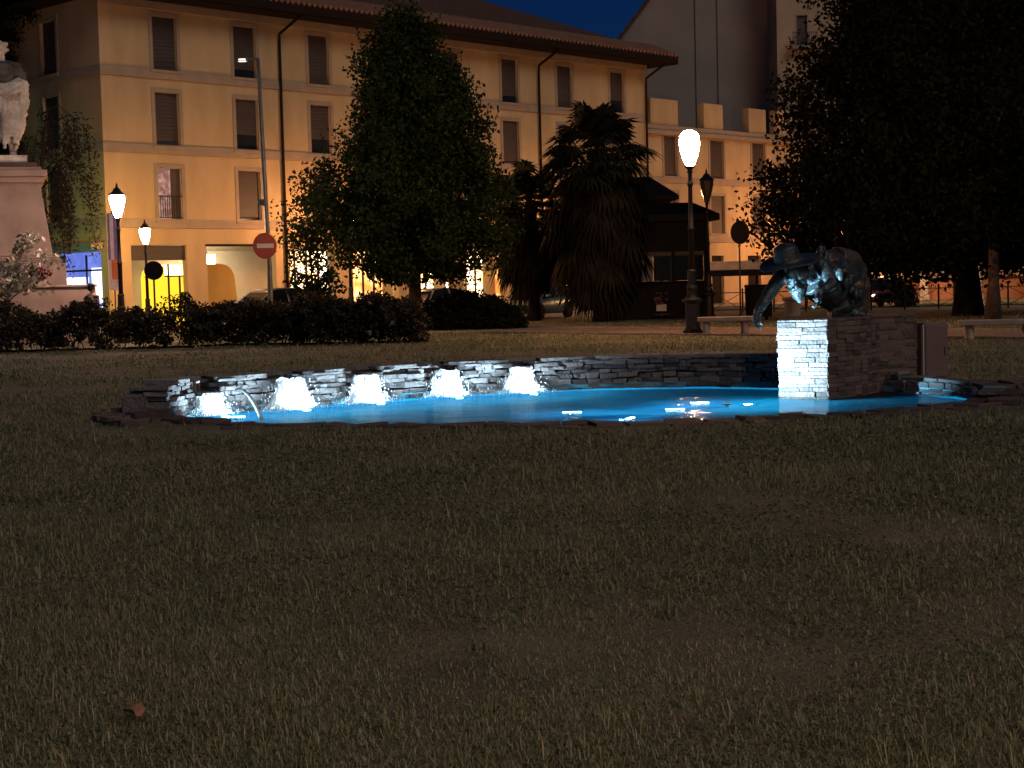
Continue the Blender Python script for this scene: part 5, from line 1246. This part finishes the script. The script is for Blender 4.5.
# clover and plantain leaves low between the blades
n_ = 80000; yy = 4.4 * (16 / 4.4) ** rng.uniform(0, 1, n_); xx = rng.uniform(-1, 1, n_) * (yy * .33 + 1)
pat = np.array([noise.noise(Vector((a * .8, b * .8, 21.3))) for a, b in zip(xx, yy)]); kp = (pat + rng.normal(0, .12, n_) > .02) & ~in_pool(xx, yy, .7); xx, yy = xx[kp], yy[kp]
Cw = np.stack([xx, yy, rng.uniform(.006, .034, len(xx))], 1); sw = rng.uniform(.006, .014, len(xx)) * np.clip(yy / 8, .8, 2)
aw = rng.uniform(0, 6.283, len(xx)); tw = rng.normal(0, .35, (len(xx), 2)); dw = np.stack([np.cos(aw), np.sin(aw), tw[:, 0]], 1) * sw[:, None]; ew = np.stack([-np.sin(aw), np.cos(aw), tw[:, 1]], 1) * sw[:, None] * .7
Vw = np.stack([Cw - dw, Cw + ew, Cw + dw, Cw - ew], 1).reshape(-1, 3)
tag(fast_mesh('ground_cover', Vw, np.arange(len(Vw)).reshape(-1, 4), 4, mat('clover_leaf', (.13, .16, .085), (.05, .075, .04), 1.5, .75, island=True, trans=.2)), 'low clover and weeds between the grass blades', 'ground cover', kind='stuff')
grass('grass', 150000, 17.5, 60, 1.2, .028, .0062, margin=3)
# a few coarser tufts the mower missed
tv = []; tf = []
for c in range(46):
    yy = random.uniform(4.8, 15); xx = random.uniform(-1, 1) * yy * .33
    if c < 6: yy = random.uniform(16.6, 18.2); xx = yy * random.uniform(.27, .33)
    if in_pool(np.array([xx]), np.array([yy]), .4)[0]: continue
    for b_ in range(random.randint(7, 16)):
        a = random.uniform(0, 6.283); h_ = random.uniform(.04, .085) * (2.2 if c < 6 else 1); l_ = random.uniform(.2, .9); w_ = random.uniform(.003, .006) * (1.6 if c < 6 else 1); o_ = Vector((xx + random.gauss(0, .03), yy + random.gauss(0, .03), 0))
        d_ = Vector((math.cos(a), math.sin(a), 0)); t_ = Vector((-d_.y, d_.x, 0)); m_ = o_ + d_ * h_ * l_ * .3 + Vector((0, 0, h_ * .6)); k = len(tv)
        tv += [o_ - t_ * w_, o_ + t_ * w_, m_ + t_ * w_ * .8, m_ - t_ * w_ * .8, o_ + d_ * h_ * l_ + Vector((0, 0, h_ * (1 - .35 * l_)))]; tf += [(k, k + 1, k + 2), (k, k + 2, k + 3), (k + 3, k + 2, k + 4)]
tag(fast_mesh('grass_tufts', np.array(tv), np.array(tf), 3, mat('tuft_blade', (.16, .20, .09), (.08, .12, .05), 2, .7, island=True, trans=.25)), 'coarser green grass tufts standing above the mown lawn', 'grass', kind='stuff')
# clover heads and a dry fallen leaf
cl = []; n_ = 90
yy = rng.uniform(4.8, 13, n_); xx = rng.uniform(-1, 1, n_) * yy * .33; q = MB()
for x, y in zip(xx, yy): q.ell((x, y, random.uniform(.03, .06)), (.0055, .0055, .005), n=6, m=4)
tag(q.build('clover', mat('clover_flower', (.30, .25, .20), (.16, .13, .10), 10, .8)), 'tiny pale clover heads dotted through the lawn', 'clover', kind='stuff')
Yl = EYE * F / (732 - horizon(133)); p = gpt(133, Yl, .05)
lf = MB(); pts = []
for k in range(14):
    a = 2 * math.pi * k / 14; rr = .030 * (1 + .3 * math.cos(2 * a) + .12 * math.cos(5 * a)); pts.append((rr * math.cos(a), rr * math.sin(a) * .75, .018 * math.sin(a * 2) + .012))
lf.add(pts + [(0, 0, 0)] + [(x, y, z - .002) for x, y, z in pts] + [(0, 0, -.002)], [(k, (k + 1) % 14, 14) for k in range(14)] + [(15 + (k + 1) % 14, 15 + k, 29) for k in range(14)] + [(k, 15 + k, 15 + (k + 1) % 14, (k + 1) % 14) for k in range(14)])
o = lf.build('fallen_leaf', mat('dry_leaf', (.22, .11, .08), (.14, .07, .05), 30, .8)); o.location = p; o.rotation_euler = (R(28), R(10), R(30))
tag(o, 'dry reddish fallen leaf in the grass at the lower left', 'leaf')

# an unseen green signal added behind the monument to tint the corner wall
g = gpt(30, 60.2); tl_ = root('added_signal', g, 'unseen green signal added behind the monument to tint the corner wall', 'traffic signal', rz=R(160))
q = MB(); q.tube([(0, 0, 0), (0, 0, 3.3)], .05, 8); q.build('post', M['darkmetal'], tl_, True)
q = MB(); q.box(-.15, .15, -.10, .14, 2.5, 3.4); q.build('housing', M['darkmetal'], tl_, bevel=.02)
q = MB(); q.lathe([(0, -.13), (.11, -.12), (.11, -.101), (0, -.101)], n=16, M=Matrix.Translation((0, 0, 2.68)) @ Matrix.Rotation(R(-90), 4, 'X') @ Matrix.Scale(-1, 4, (0, 0, 1))); q.build('green_lens', emit('green_signal', (.10, 1.0, .35), 60), tl_)
ld = bpy.data.lights.new('added_signal_light', 'SPOT'); lo = bpy.data.objects.new('lamp_light', ld); COL.objects.link(lo); lo.parent = tl_; lo.location = (0, -.3, 2.75); ld.color = (.15, 1.0, .35); ld.energy = 320; ld.spot_size = R(120); ld.spot_blend = .5; ld.shadow_soft_size = .1
lo.rotation_euler = (R(92), 0, R(180))
